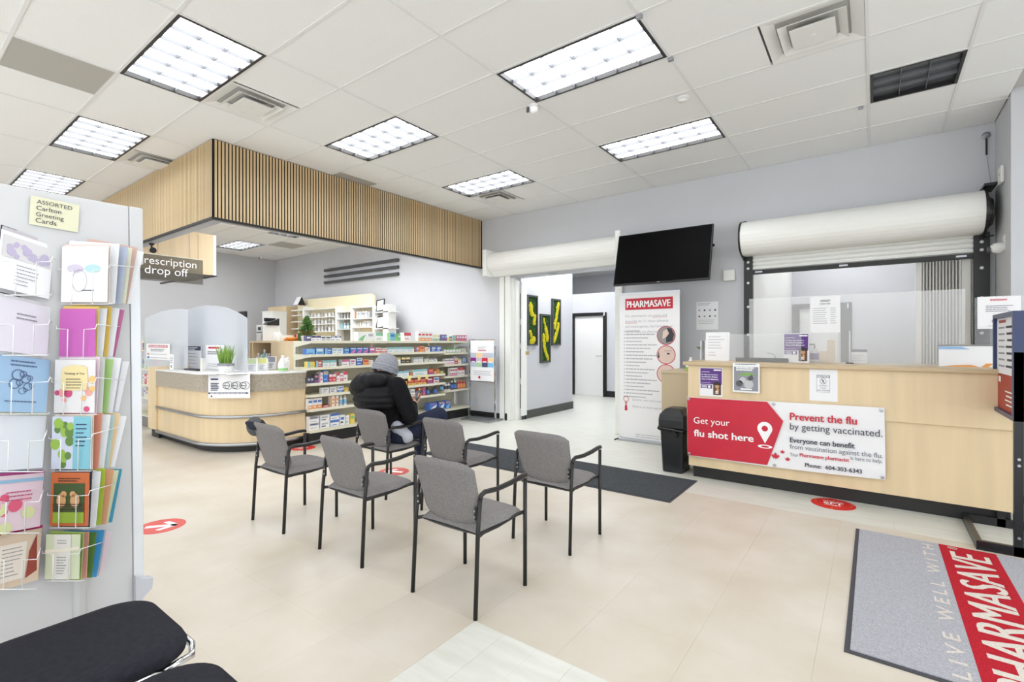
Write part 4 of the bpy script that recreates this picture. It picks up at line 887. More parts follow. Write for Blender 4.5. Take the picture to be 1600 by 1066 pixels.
# jeans
jn = MB(); jn.cap(HP_R, KN_R, .108, .088, 14); jn.cap(KN_R, AN_R, .086, .06, 14); jn.cap(HP_L, KN_L, .095, .07, 14); jn.cap(KN_L, AN_L, .07, .055, 14); jn.cap(HP_R, HP_L, .115, .115, 14); jn.cap(L(-3.61, 2.98, .54), L(-3.63, 2.97, .66), .13, .13, 14)
remesh('jeans', jn, mat('dark navy denim', (44, 50, 72), .9, noise=(40, .25), bump=(300, .3), spec=.2), person, .009, 3)
sh = MB()
for a, d in ((AN_R, Vector((.04, .20, -.06))), (AN_L, Vector((.0, .2, -.03)))): sh.cap(a+Vector((0, -.02, -.03)), a+d*.9+Vector((0, 0, -.02)), .045, .038, 12)
remesh('shoes', sh, mat('dark shoe leather', (30, 30, 32), .5), person, .009, 2)
# shirt hem, hooded jacket, puffer vest
st = MB(); st.cap(L(-3.475, 2.93, .59), L(-3.43, 3.0, .50), .06, .062, 12); st.cap(L(-3.46, 2.96, .49), L(-3.44, 3.05, .475), .05, .035, 12)
remesh('shirt_hem', st, mat('pale grey cotton', (196, 200, 212), .9), person, .009, 2)
jk = MB()
for a, b, c in ((SH_R, EL_R, WR_R), (SH_L, EL_L, WR_L)): jk.cap(a, b, .088, .072, 14); jk.cap(b, b.lerp(c, .80), .074, .045, 14)
jk.cap(L(-3.63, 2.985, .60), L(-3.64, 2.94, .76), .165, .165, 18); jk.cap(L(-3.64, 2.94, .76), L(-3.65, 2.88, .93), .165, .17, 18); jk.cap(SH_R, SH_L, .085, .085, 12)
remesh('jacket', jk, mat('black fleece', (24, 24, 27), .9, noise=(50, .3), bump=(120, .25), spec=.2), person, .010, 3)
vs = MB()
for i, z in enumerate((.795, .84, .89, .94)):
    w = (.235, .245, .24, .22)[i]; vs.ball(L(-3.665, 2.845, z), w, (.175, .19, .19, .17)[i], .06, n=24)
vs.ball(L(-3.64, 2.99, .68), .185, .17, .16, n=24)
vs.cap(L(-3.47, 2.9, .95), L(-3.84, 2.86, .95), .085, .085, 14)
for s, p in ((1, L(-3.50, 3.0, .78)), (-1, L(-3.76, 3.0, .78))): vs.cap(p, p+Vector((0, -.06, .17)), .075, .07, 12)
remesh('puffer_vest', vs, mat('black quilted nylon', (13, 13, 17), .6, bump=(18, .6), spec=.25), person, .010, 5)
hd = MB()
for k in range(5):
    a = -.9+.45*k; hd.ball(L(-3.66+.105*math.sin(a*1.5), 2.80-.06*math.cos(a*1.5), 1.005+.012*math.cos(a)), .085, .08, .07, n=14)
hd.tube([L(-3.655+.125*math.cos(a), 2.885+.115*math.sin(a), 1.015+.03*math.sin(-a)) for a in [i*PI/10 for i in range(20)]], .05, 10, closed=True)
hd.ball(L(-3.72, 2.74, .965), .15, .09, .09, n=16); hd.ball(L(-3.82, 2.78, .93), .10, .09, .08, n=16)
remesh('hood', hd, MATS['black quilted nylon'], person, .010, 3)
# beanie with ribs and a folded brim
bn = MB(); n = 56
BC = HC+Vector((0, -.008, .012))
prof = [(.105, -.02), (.108, .01), (.106, .04), (.098, .07), (.082, .098), (.055, .118), (.025, .126), (.004, .128)]
for (r, h) in prof:
    for j in range(n):
        a = 2*PI*j/n; k = r*(1+.018*(1 if j % 2 else -1)*(h < .12)); bn.v.append(tuple(BC+hr @ Vector((k*.9*math.cos(a), k*1.06*math.sin(a), h))))
for i in range(len(prof)-1):
    for j in range(n): bn.f.append((i*n+j, i*n+(j+1) % n, (i+1)*n+(j+1) % n, (i+1)*n+j)); bn.m.append(0)
BK = mat('grey knit wool', (164, 166, 174), .95, noise=(120, .25), bump=(260, .5), spec=.1)
be = obj('beanie', bn, BK, person, smooth=True)
br = MB()
for k in range(3): br.tube([BC+hr @ Vector((.100*math.cos(a), .117*math.sin(a), -.045+.02*k+.004*math.sin(12*a+k*2))) for a in [2*PI*i/48 for i in range(48)]], .0145, 6, closed=True)
obj('folded_brim', br, BK, be, smooth=True)
t = thing('phone', 'dark smartphone held in the seated person\'s hands', 'phone', PO+PH); t.rotation_euler = (math.radians(38), math.radians(-14), .25)
obj('case', MB().box(-.036, -.074, -.004, .036, .074, .004), BLK, t, bevel=.003); obj('screen', MB().box(-.033, -.07, .004, .033, .07, .0048), mat('phone glass', (62, 66, 70), .12), t)
t = thing('bag_strap', 'thin black strap with small keys lying on the chair beside the person', 'strap', (-3.44, 3.02, .447)); obj('strap', MB().tube([(.0, -.05, .02), (.02, .0, .012), (.0, .05, .01), (.03, .1, .012)], .006, 6), BLK, t); obj('keys', MB().ball((.03, .1, .01), .018, .012, .006, n=8), STEEL, t)
# ================================================================ greeting card display at the left
KX, KY = -2.385, .668
ks = thing('card_display', 'tall white greeting card display with wire pockets at the left edge', 'display rack', (KX, KY, 0)); ks.rotation_euler = (0, -.035, 0)
KW = mat('white display panel', (204, 204, 205), .45)
obj('panel', MB().box(-.06, -1.1, .02, 0, 0, 1.925), KW, ks, bevel=.003)
obj('edge_channel', MB().box(-.065, .001, .05, .004, .036, 1.688), mat('white anodised edge', (222, 224, 228), .3, .2), ks, bevel=.003); obj('header_channel', MB().box(-.065, .001, 1.69, .008, .046, 1.925), KW, ks, bevel=.004)
obj('centre_ridge', MB().tube([(.0, -.165, .02), (.0, -.165, .95)], .02, 12), KW, ks, smooth=True); obj('plinth', MB().box(-.12, -1.1, 0, .06, .04, .06), KW, ks)
obj('corner_bumper', MB().prism([(0, .30), (.03, .34), (.055, .36), (.06, .40), (.02, .41), (0, .43)], -.02, .03, 'x'), mat('grey plastic bumper', (196, 198, 206), .5), ks)
WIRE = mat('white coated wire', (240, 240, 240), .35)
def kz(v, d): return H+(532.74-v)*d/F
def d_note(mb, w, h):
    for i, s in enumerate(('ASSORTED', 'Carlton', 'Greeting', 'Cards')): put_text(mb, s, w*.12, h*(.76-.22*i), w=w*(.72, .5, .56, .42)[i], mi=0, y=-.0025)
q = PX(84, 362, KX-.062)
paper('sticky_note', 'pale yellow handwritten note at the top of the card display', 'note', .135, .105, q+Vector((.006, 0, .012)), PI/2, 0, flip(d_note), [INK], mat('yellow note paper', (222, 220, 192), .8), roll=.05)
WHT2 = PAPER
def cd(mb, w, h): pass
def dk_loops(mb, w, h): disc(mb, w*.3, h*.6, .03, 0, -.002, 20, sz=.5); disc(mb, w*.68, h*.6, .03, 1, -.002, 20, sz=.5); disc(mb, w*.4, h*.38, .028, 2, -.002, 20, r0=.026, sz=1.5); bars(mb, w*.45, h*.22, w*.3, 1, .01, .004, -.002, 3, .2)
def dk_flower(mb, w, h):
    rr_ = random.Random(2)
    for i in range(14): disc(mb, rr_.choice((w*.14, w*.86, w*.3, w*.7))+rr_.uniform(-.012, .012), rr_.uniform(.05, .95)*h, rr_.uniform(.008, .016), (1, 2, 3)[i % 3], -.0015, 10)
    poly(mb, [(w*.2, h*.42), (w*.8, h*.42), (w*.84, h*.6), (w*.8, h*.86), (w*.55, h*.9), (w*.45, h*.9), (w*.2, h*.86), (w*.16, h*.6)], 0, -.002)
    put_text(mb, 'Thinking of You', w*.5, h*.72, w=w*.5, mi=4, y=-.003, align='c'); bars(mb, w*.3, h*.64, w*.4, 4, h*.055, .0025, -.003, 4, .3)
def dk_leaf(mb, w, h):
    rr_ = random.Random(5); rect(mb, 0, 0, w*.56, h, 3, -.0012)
    for i in range(13): disc(mb, rr_.uniform(.08, .48)*w, rr_.uniform(.08, .92)*h, rr_.uniform(.010, .018), i % 2, -.0016-.0001*i, 10, sz=1.2)
    rect(mb, w*.56, 0, w*.44, h, 2, -.003); bars(mb, w*.63, h*.86, w*.3, 6, h*.08, .004, -.004, 4, .3)
def dk_dogs(mb, w, h):
    rect(mb, w*.08, h*.06, w*.82, h*.74, 1, -.0015); rect(mb, w*.08, h*.06, w*.82, h*.2, 2, -.002); bars(mb, w*.2, h*.9, w*.6, 2, h*.045, .004, -.002, 4, .2)
    for x in (.3, .66): disc(mb, w*x, h*.48, .017, 3, -.003, 12, sz=1.5); disc(mb, w*(x+(.06 if x < .5 else -.06)), h*.6, .011, 3, -.003, 12)
    for z in (.30, .36, .40): rect(mb, w*.08, h*z, w*.82, h*.02, 4, -.0035)
def dk_ribbon(mb, w, h): rect(mb, w*.25, 0, w*.5, h, 0, -.0015); poly(mb, [(0, h*.58), (w, h*.66), (w, h*.74), (w*.5, h*.68), (0, h*.66)], 1, -.002); bars(mb, w*.35, h*.5, w*.3, 7, h*.06, .003, -.002, 2, .3); bars(mb, w*.35, h*.88, w*.3, 2, h*.06, .003, -.002, 2, .3)
def dk_lilac(mb, w, h):
    rr_ = random.Random(8); rect(mb, .006, h*.55, w-.012, h*.38, 1, -.0012)
    for i in range(16): disc(mb, rr_.uniform(.12, .88)*w, rr_.uniform(.6, .82)*h, rr_.uniform(.008, .015), 0, -.0016-.0001*i, 8)
    bars(mb, w*.3, h*.46, w*.45, 6, h*.065, .003, -.002, 2, .4)
def dk_script(mb, w, h): bars(mb, w*.35, h*.75, w*.4, 2, h*.08, .005, -.002, 0, .3)
def dk_blue(mb, w, h):
    bars(mb, w*.25, h*.92, w*.5, 2, h*.07, .005, -.002, 0, .3)
    for (x, z, r) in ((.4, .66, .02), (.55, .6, .016), (.35, .5, .018), (.6, .46, .014), (.5, .38, .012)): disc(mb, w*x, h*z, r, 0, -.002, 12, r0=r*.82); disc(mb, w*x+r*.8, h*z+.004, r*.6, 0, -.002, 10, r0=r*.45)
    bars(mb, w*.2, h*.2, w*.6, 1, .02, .004, -.002, 0, .2)
def dk_pink(mb, w, h):
    rr_ = random.Random(3)
    for i in range(12): disc(mb, rr_.uniform(.1, .9)*w, rr_.uniform(.05, .6)*h, rr_.uniform(.008, .022), i % 3, -.0013-.0001*i, 10)
    rect(mb, 0, h*.86, w, h*.06, 3, -.002); bars(mb, w*.3, h*.7, w*.5, 3, h*.07, .004, -.003, 4, .4)
def dk_cream(mb, w, h): rect(mb, w*.22, h*.12, w*.5, h*.68, 0, -.0015); bars(mb, w*.28, h*.72, w*.38, 8, h*.07, .003, -.002, 2, .4); poly(mb, [(w*.74, h*.1), (w*.95, h*.2), (w*.9, h*.9), (w*.78, h*.6)], 1, -.002)
pk = [col(206, 196, 214), col(176, 210, 212), col(186, 186, 190), INK]
MAG = col(190, 92, 172); YEL = col(228, 196, 104)
right = [(95, 167, 384, 472, 1.80, 'cream greeting card with pastel loops, top right wire pocket', PAPER, dk_loops, pk, [col(226, 206, 200), PAPER, col(178, 186, 206), col(222, 224, 206), col(206, 172, 160), PAPER]),
         (92, 148, 482, 557, 1.785, 'plain magenta greeting card in the second right wire pocket', MAG, None, None, [YEL, PAPER, YEL, PAPER, col(196, 110, 160)]),
         (84, 147, 562, 645, 1.77, 'floral greeting card with a cream plaque in the third right wire pocket', col(226, 222, 220), dk_flower, [col(234, 214, 158), col(206, 76, 120), col(232, 160, 150), col(240, 190, 120), INK], [col(232, 206, 220), col(226, 226, 220), col(170, 204, 130), PAPER, col(196, 198, 208), PAPER]),
         (80, 141, 651, 733, 1.755, 'green leaf greeting card with a teal side in the fourth right wire pocket', PAPER, dk_leaf, [col(150, 184, 74), col(96, 130, 60), col(124, 186, 200), col(204, 210, 226), NAVY], [col(232, 222, 200), col(220, 150, 126), PAPER, col(190, 212, 210), col(236, 210, 166), PAPER]),
         (78, 137, 739, 822, 1.74, 'orange greeting card with two dogs on a bench in the fifth right wire pocket', col(192, 98, 46), dk_dogs, [col(192, 98, 46), col(52, 78, 30), col(140, 168, 50), col(206, 158, 108), col(70, 46, 30)], [INK, PAPER, col(176, 196, 70), col(214, 160, 120), col(216, 216, 180), col(60, 150, 176)]),
         (70, 123, 836, 905, 1.725, 'pale green ribboned greeting card in the lowest right wire pocket', col(214, 222, 190), dk_ribbon, [col(228, 226, 220), col(238, 232, 214), INKG], [col(150, 176, 90), col(214, 160, 140), col(90, 130, 60), col(62, 148, 200), col(178, 182, 192), col(222, 204, 212)])]
cardnames = {}
def cname(m):
    n = m.name.replace('paint ', '').split()
    if len(n) != 3 or not n[0].isdigit(): return {'white paper': 'white', 'dark print': 'black', 'grey print': 'grey'}.get(m.name, 'white')
    r, g, b = map(int, n); mx = max(r, g, b); mn = min(r, g, b)
    if mx-mn < 22: return 'pale grey' if mx > 170 else 'grey'
    if r == mx: return 'magenta' if b > g+20 and r < 210 else 'pink' if b > g-4 else 'yellow' if g > 190 else 'orange' if g > b+20 else 'rose'
    if g == mx: return 'teal' if b > r+20 else 'green'
    return 'teal' if g > 140 and r < 130 else 'lilac' if r > g-6 else 'blue'
rows = ('top', 'second', 'third', 'fourth', 'fifth', 'lowest')
def place_card(name, label, u, v, d, w, h, rz, tilt, roll, base, draw=None, mats=None, group=None, th=.0022):
    q = PD(u, v, d); t = thing(name, label, 'greeting card', q, rz, group); t.rotation_euler = (tilt, roll, rz)
    obj('cover', MB().box(-w/2, 0, 0, w/2, th, h), base, t); obj('inner_leaf', MB().box(-w/2+.003, th+.0004, .001, w/2-.001, th+.0016, h-.001), PAPER, t)
    if draw: mb = MB(); flip(draw)(mb, w, h); obj('print', mb, mats, t)
    return t
def wire(pts): return [p-Vector((0, 0, 0)) for p in pts]
ks_inv = (Matrix.Translation((KX, KY, 0)) @ Matrix.Rotation(-.035, 4, 'Y')).inverted()
def pocket(row, u0, u1, vt, vb, d, pd, dl=0):
    """two bent wires that hold one stack, plus the tray wire"""
    w = u1-u0; vm = vt+.42*(vb-vt); mb = MB()
    P = lambda u, v, dd: ks_inv @ PD(u, v, dd)
    f = d-.012
    mb.tube([P(u0-4, vm-14, pd), P(u0-3, vm, f+.004+dl), P(u0+.25*w, vm+1, f+dl*.7), P(u0+.23*w, vb+3, f+.004+dl*.7), P(u0+.23*w, vb+4, pd)], .0016, 6)
    mb.tube([P(u0+.68*w, vb+4, pd), P(u0+.68*w, vb+3, f+.004), P(u0+.70*w, vm+1, f), P(u0+1.02*w, vm, f+.004), P(u0+1.06*w, vm-7, f+.008), P(u0+1.72*w if dl == 0 else u0+1.12*w, vm-3 if row < 3 else vm-18, pd)], .0016, 6)
    mb.tube([P(u0, vb+3, f+.004+dl), P(u1, vb+3, f+.004), P(u1+.3*w if dl == 0 else u1+4, vb+1, pd-.01)], .0016, 6)
    obj('wire_pocket', mb, WIRE, ks, smooth=True)
for i, (u0, u1, vt, vb, d, lab_, base, dr, ms, back) in enumerate(right):
    h = (vb-vt)*d/F; w = (u1-u0)*d/F
    place_card('greeting_card', lab_, (u0+u1)/2, vb, d, w, h, TH, -.03, 0, base, dr, ms)
    for k, m in enumerate(back):
        f = (k+1)/len(back); sh = (u1-u0)
        place_card('greeting_card', '%s greeting card %s in the %s right wire pocket' % (cname(m), ('just behind the front card', 'third in the stack', 'fourth in the stack', 'fifth in the stack', 'near the wall side', 'farthest back, leaning outward')[k], rows[i]),
                   (u0+u1)/2+3+k*6.5, vb+1-k*1.0, d+.012+.016*k, w*(1 if k < 4 else .9), h*(1.05+.02*((k*5+i) % 3)-.03*(k > 4)), TH+.13*k, -.03, .03*k+.02*((i+k) % 3), m)
    pocket(i, u0, u1, vt, vb, d, 1.925-.02*i)
left = [(12, 82, 372, 462, 1.70, 'white greeting card with a lilac band in the top left wire pocket', PAPER, dk_lilac, [col(188, 178, 206), col(214, 212, 214), INKG], [col(196, 190, 196), INK, col(150, 182, 214), PAPER]),
        (8, 78, 474, 556, 1.685, 'white scripted greeting card in the second left wire pocket', col(226, 224, 234), dk_script, [INKG], [PAPER, INK, col(226, 216, 226)]),
        (4, 78, 562, 648, 1.67, 'light blue butterfly greeting card in the third left wire pocket', col(160, 194, 226), dk_blue, [col(92, 112, 150)], [PAPER, col(232, 214, 190), col(222, 200, 210)]),
        (0, 70, 655, 738, 1.655, 'plain white greeting card in the fourth left wire pocket', col(228, 230, 238), None, None, [col(222, 222, 196), col(190, 120, 150), PAPER]),
        (-3, 64, 750, 834, 1.64, 'pink floral greeting card in the fifth left wire pocket', col(232, 210, 222), dk_pink, [col(226, 96, 130), col(240, 190, 206), col(220, 226, 170), col(150, 190, 220), col(196, 80, 120)], [col(196, 84, 150), col(170, 206, 224), PAPER]),
        (-6, 60, 842, 922, 1.625, 'cream greeting card with a red floral edge in the lowest left wire pocket', col(222, 200, 178), dk_cream, [col(236, 226, 214), col(150, 62, 50), INKG], [col(204, 40, 120), PAPER, col(120, 170, 120)])]
LRZ = math.radians(118)
for i, (u0, u1, vt, vb, d, lab_, base, dr, ms, back) in enumerate(left):
    h = (vb-vt)*d/F*1.02; w = .165
    place_card('greeting_card', lab_, (u0+u1)/2-10, vb-4, d, w, h, LRZ, -.12, .17, base, dr, ms)
    for k, m in enumerate(back):
        place_card('greeting_card', '%s greeting card %s in the %s left wire pocket' % (cname(m), ('just behind the front card', 'third in the stack', 'leaning out at the left', 'last at the left')[k], rows[i]), (u0+u1)/2-9-k*5, vb-6-k, d+.012+.012*k, w, h*(1.04+.02*k), LRZ-.04*k, -.12, .17+.02*k, m)
    pocket(i, u0-4, u1-4, vt, vb-4, d, 1.80-.02*i, -.05)
q = PZ(214, 704)
t = thing('chrome_gate', 'bent chrome rail standing beside the card display in the background', 'rail', (q.x, q.y, 0)); obj('hoop', MB().tube([(0, 0, .02), (0, 0, .6), (-.02, -.02, .68), (-.12, -.1, .7), (-.3, -.25, .7), (-.5, -.4, .68), (-.52, -.42, .02)], .018, 10), CHROME, t, smooth=True); obj('foot', MB().tube([(.0, 0, .015), (-.52, -.42, .015)], .014, 8), CHROME, t)

# ================================================================ prescription counter
rx = thing('prescription_counter', 'curved maple prescription counter with a grey stone top and steel rails', 'counter', (0, 0, 0))
def path(o):
    r = .70+o; c = (-6.83, 3.30); p = [(-8.12, 2.60-o)]
    p += [(-7.6, 2.60-o), (-7.2, 2.60-o)]
    for i in range(13): a = -PI/2+PI/2*i/12; p.append((c[0]+r*math.cos(a), c[1]+r*math.sin(a)))
    p.append((-6.13+o, 3.57)); return p
def wallstrip(o0, o1, z0, z1):
    a, b = path(o0), path(o1); return MB().prism(a+list(reversed(b)), z0, z1, 'z')
STONE = mat('grey-brown stone laminate', (178, 168, 152), .45, noise=(40, .2, 5), rgb2=(156, 146, 130), world=True)
obj('toe_kick', wallstrip(0, -.1, 0, .09), TOE, rx); obj('front_panel', wallstrip(.05, -.02, .09, .745), MAPLE, rx); obj('stone_apron', wallstrip(.075, -.02, .745, .955), STONE, rx)
top = path(.085)+[(-6.55, 3.57), (-6.55, 3.45), (-6.9, 3.15), (-8.12, 3.15)]
obj('worktop', MB().prism(top, .955, .97, 'z'), mat('white worktop', (226, 226, 224), .4), rx)
def railp(z): return [(x, y, z) for x, y in path(.068)]
obj('rail', MB().tube(railp(.44), .02, 8), STEEL, rx, smooth=True); obj('rail', MB().tube(railp(.10), .022, 8), STEEL, rx, smooth=True)
t = thing('counter_end_block', 'maple end block at the left of the curved counter', 'panel', (-8.42, 2.52, 0)); obj('panel', MB().box(0, 0, .12, .30, .5, 1.0), MAPLE, t, bevel=.003); obj('toe_kick', MB().box(.02, .04, 0, .30, .46, .12), TOE, t)
REFL_ACR = clear('painted-reflection acrylic guard', (226, 231, 238), .55)  # pale tint paints the guards' reflection into their colour
def shield(y, us, top, label):
    base = .97; pts = [PY(u, v, y) for u, v in top]; pl = [(pts[0].x, base)]+[(pts[-1].x, base)]+[(p.x, p.z) for p in reversed(pts)]
    o = obj('acrylic_guard', MB().prism(pl, y, y+.006, 'y'), REFL_ACR); tag(o, label, 'acrylic guard')
shield(2.98, None, [(275, 492), (285, 487), (297, 483), (310, 478.5), (322, 477), (340, 478), (355, 480.5), (370, 487), (386, 497)], 'larger arched acrylic guard behind the potted grass on the counter')
shield(2.74, None, [(226, 497), (245, 489), (258, 485), (270, 483), (285, 483), (293, 484)], 'smaller arched acrylic guard at the left end of the counter')
RT_ = .97
def d_ph(mb, w, h):
    rect(mb, w*.1, h*.76, w*.8, h*.15, 0); put_text(mb, 'PHARMASAVE', w*.13, h*.785, w=w*.74, h=h*.09, mi=1, y=-.003, bold=.03); bars(mb, w*.2, h*.66, w*.6, 2, h*.09, h*.05, -.002, 2, .15); bars(mb, w*.2, h*.36, w*.7, 1, .02, h*.03, -.002, 2, .05); bars(mb, w*.2, h*.14, w*.7, 1, .02, h*.03, -.002, 2, .05)
    rect(mb, w*.04, h*.28, w*.1, h*.12, 3, -.002); rect(mb, w*.04, h*.06, w*.1, h*.12, 4, -.002)
def px_paper(name, label, u0, u1, vt, vb, y, draw, mats, rz=0, base=None):
    a, b = PY(u0, vb, y), PY(u1, vb, y); c = PY((u0+u1)/2, vt, y); m = PY((u0+u1)/2, vb, y)
    return paper(name, label, 'notice', (b.x-a.x), c.z-m.z, (m.x, y, m.z), rz, 0, flip(draw), mats, base)
px_paper('notice_sheet', 'white branded notice on the left acrylic guard', 228, 265, 537, 562, 2.73, d_ph, [RED, WPRINT, INKG, col(214, 150, 150), col(66, 104, 176)])
def d_dark(mb, w, h):
    rect(mb, w*.02, h*.8, w*.96, h*.18, 0); bars(mb, w*.15, h*.93, w*.7, 2, h*.07, h*.035, -.002, 1, .2)
    for i in range(4): disc(mb, w*.12, h*(.66-.14*i), w*.05, 2 if i < 3 else 0, -.002, 12); bars(mb, w*.25, h*(.67-.14*i), w*.6, 1, .02, h*.02, -.002, 2, .2, i)
px_paper('notice_sheet', 'white notice with a navy heading in front of the larger guard', 282, 314, 540, 576, 2.95, d_dark, [NAVY, WPRINT, INKG])
def d_two(mb, w, h): rect(mb, w*.15, h*.85, w*.6, h*.07, 0); bars(mb, w*.12, h*.74, w*.76, 2, h*.08, h*.05, -.002, 1, .1); bars(mb, w*.12, h*.22, w*.7, 2, h*.08, h*.02, -.002, 2, .2)
px_paper('notice_sheet', 'white notice with a red heading behind the potted grass', 321, 350, 539, 577, 2.95, d_two, [RED, INKG, INKG])
def d_ship(mb, w, h):
    bars(mb, w*.05, h*.94, w*.9, 1, .02, h*.02, -.002, 2, .02); rect(mb, w*.06, h*.72, w*.18, h*.06, 0, -.002); bars(mb, w*.06, h*.6, w*.2, 5, h*.065, h*.04, -.002, 0, .2)
    for i, x in enumerate((.43, .63, .83)): disc(mb, w*x, h*.5, w*.085, 1, -.002, 24, r0=w*.07); rect(mb, w*(x-.06), h*.48, w*.12, h*.025, 1, -.003); disc(mb, w*(x+.06), h*.5, w*.1, 2, -.0018, 24, r0=w*.085)
    rect(mb, 0, h*.17, w*.95, h*.06, 0, -.002); bars(mb, w*.05, h*.215, w*.85, 1, .02, h*.025, -.003, 3, .02); disc(mb, w*.08, h*.08, w*.02, 1, -.002, 10)
q = PZ(339.5, 627, .76)
a = math.radians(42)
sc = (-6.83+.79*math.sin(a), 3.30-.79*math.cos(a))
paper('notice_sheet', 'white landscape health notice hung over the curved counter front', 'notice', .50, .31, (sc[0]-.0, sc[1]-.0, .675), a-.06, 0, flip(d_ship), [NAVY, INK, INKG, WPRINT])
# things on the prescription counter
def ongrid(u, v): return PZ(u, v, RT_)
t = thing('potted_grass', 'green ornamental grass in a white pot on the prescription counter', 'plant', ongrid(353, 582)); obj('pot', MB().lathe([(.075, 0), (.095, .10), (.095, .115), (.08, .115)], 18), WHT, t, smooth=False); obj('pot_band', MB().lathe([(.096, .085), (.098, .118)], 18), INKG, t)
mb = MB(); g = random.Random(1)
for i in range(90):
    a = g.uniform(0, 2*PI); r = g.uniform(0, .07); l = g.uniform(.14, .26); b = Vector((r*math.cos(a), r*math.sin(a), .10)); e = b+Vector((math.cos(a)*g.uniform(.0, .07), math.sin(a)*g.uniform(.0, .07), l)); m_ = b.lerp(e, .55)+Vector((0, 0, .02)); mb.tube([b, m_, e], .004, 4, rs=[.004, .004, .001])
obj('grass_blades', mb, mat('fresh grass', (150, 186, 84), .7, noise=(9, .3), rgb2=(110, 150, 60)), t)
def leaflet_holder(u, v, label, c1, c2, w=.17, h=.2):
    t = thing('leaflet_holder', label, 'leaflet holder', ongrid(u, v), .25); obj('holder', MB().box(-w/2, -.02, 0, w/2, .03, h*.5), ACR, t)
    obj('leaflet', MB().box(-w/2+.006, -.01, .003, w/2-.006, .012, h*.85), PAPER, t); mb = MB(); rect(mb, -w/2+.008, h*.5, w-.016, h*.33, 0, -.012); bars(mb, -w/2+.02, h*.4, w*.7, 3, h*.1, .01, -.012, 1, .3); obj('print', mb, [c1, c2], t)
leaflet_holder(395, 580, 'leaflet holder with green-topped leaflets, nearest the curved corner', col(190, 206, 160), INKG)
leaflet_holder(411, 579, 'leaflet holder with yellow-green leaflets in the middle of the counter end', col(212, 216, 130), INKG)
leaflet_holder(425, 578, 'leaflet holder with grey leaflets beside the white jug', col(140, 142, 150), INK, .16, .22)
t = thing('jug', 'white plastic jug with a green label on the prescription counter', 'jug', ongrid(442, 581)); obj('body', MB().lathe([(.055, 0), (.06, .02), (.06, .11), (.03, .17), (.02, .19)], 18), WHT, t, smooth=True); obj('label', MB().lathe([(.061, .02), (.061, .05)], 18), col(140, 200, 120), t); obj('cap', MB().lathe([(.024, .19), (.024, .215)], 14), WHT, t); obj('handle', MB().tube([(.055, 0, .1), (.085, 0, .12), (.07, 0, .17), (.03, 0, .175)], .01), WHT, t, smooth=True)
t = thing('spray_bottle', 'slim white bottle at the right end of the prescription counter', 'bottle', ongrid(449.5, 580)); obj('body', MB().lathe([(.026, 0), (.028, .02), (.028, .13), (.012, .16)], 14), WHT, t, smooth=True); obj('cap', MB().lathe([(.014, .16), (.012, .19)], 12), PAPER, t)
t = thing('glass_jar', 'pair of clear glass tubes in a tray behind the potted grass', 'glassware', ongrid(376, 581)); obj('tube', MB().lathe([(.025, 0), (.028, .16)], 14, c=(-.03, 0, .01)), ACR, t); obj('tube', MB().lathe([(.025, 0), (.028, .15)], 14, c=(.04, 0, .01)), ACR, t); obj('tray', MB().box(-.07, -.04, 0, .08, .04, .01), PAPER, t)
t = thing('price_card', 'small white card in a holder on the left end of the counter', 'card', ongrid(268, 578)); obj('card', MB().box(-.065, 0, 0, .065, .006, .22), PAPER, t); mb = MB(); rect(mb, -.03, .03, .05, .04, 0, -.001); bars(mb, -.05, .17, .1, 3, .03, .012, -.001, 1, .2); obj('print', mb, [INKG, INKG], t)
t = thing('pen_cup', 'white upright box on the prescription counter between the notices', 'box', ongrid(317, 580)); obj('body', MB().box(-.025, -.025, 0, .025, .025, .16), OFFW, t, bevel=.003); obj('lid', MB().box(-.027, -.027, .16, .027, .027, .17), PAPER, t)
t = thing('keyboard', 'dark keyboard lying behind the notices on the prescription counter', 'keyboard', ongrid(300, 578.6)); obj('case', MB().box(-.2, -.03, 0, .24, .07, .018), BLK, t, bevel=.003); obj('keys', MB().box(-.19, -.02, .018, .23, .06, .022), INK, t)
for i, (u, v, l) in enumerate(((330, 584, 'loose paper at the counter edge below the white notice'), (372, 584, 'loose paper at the counter edge right of the potted grass'))):
    t = thing('loose_paper', l, 'paper', ongrid(u, v)); t.rotation_euler.z = .4+i; obj('sheet', MB().box(-.14, -.1, 0, .14, .1, .0015), PAPER, t); obj('under_sheet', MB().box(-.12, -.11, -.0, .15, .08, .0008), OFFW, t)
# hanging drop-off sign and maple canopy box
t = thing('canopy_box', 'maple-clad canopy box hung above the prescription counter', 'canopy', (-8.5, 2.46, 2.41)); 
for i, (a, b) in enumerate(((-.02, .205), (.21, .735), (.74, .955))): obj('maple_panel', MB().box(-.02, a, 0.012, 0, b, .66), MAPLE, t)
obj('core', MB().box(-1.2, -.02, .012, -.02, .955, .65), mat('canopy core', (90, 80, 66), .7), t); obj('end_cap', MB().box(-1.2, .957, .0, .002, 1.0, .66), WHT, t); obj('base_plate', MB().box(-1.22, -.03, 0, .012, 1.01, .012), BLKM, t)
for y in (.15, .85): obj('hanger', MB().tube([(-.6, y, .65), (-.6, y, CZ-2.411)], .01), STEEL, t)
sg = thing('hanging_sign', 'glass sign reading prescription drop off in white letters', 'sign', (-8.28, 1.9, 2.235), PI/2)
obj('glass', MB().box(0, 0, 0, 1.285, .008, .375), clear('smoked sign glass', (104, 100, 90), .55, .05), sg); obj('top_edge', MB().box(0, -.002, .375, 1.285, .01, .388), mat('sign edge', (226, 216, 196), .3), sg)
for x in (.2, 1.1): obj('hanger', MB().tube([(x, .004, .388), (x, .004, SZ-2.235-.0 if x < .4 else CZ-2.235)], .004, 6), STEEL, sg)
def SGL(u, v): q = PX(u, v, -8.278); return q.y-1.9, q.z-2.235
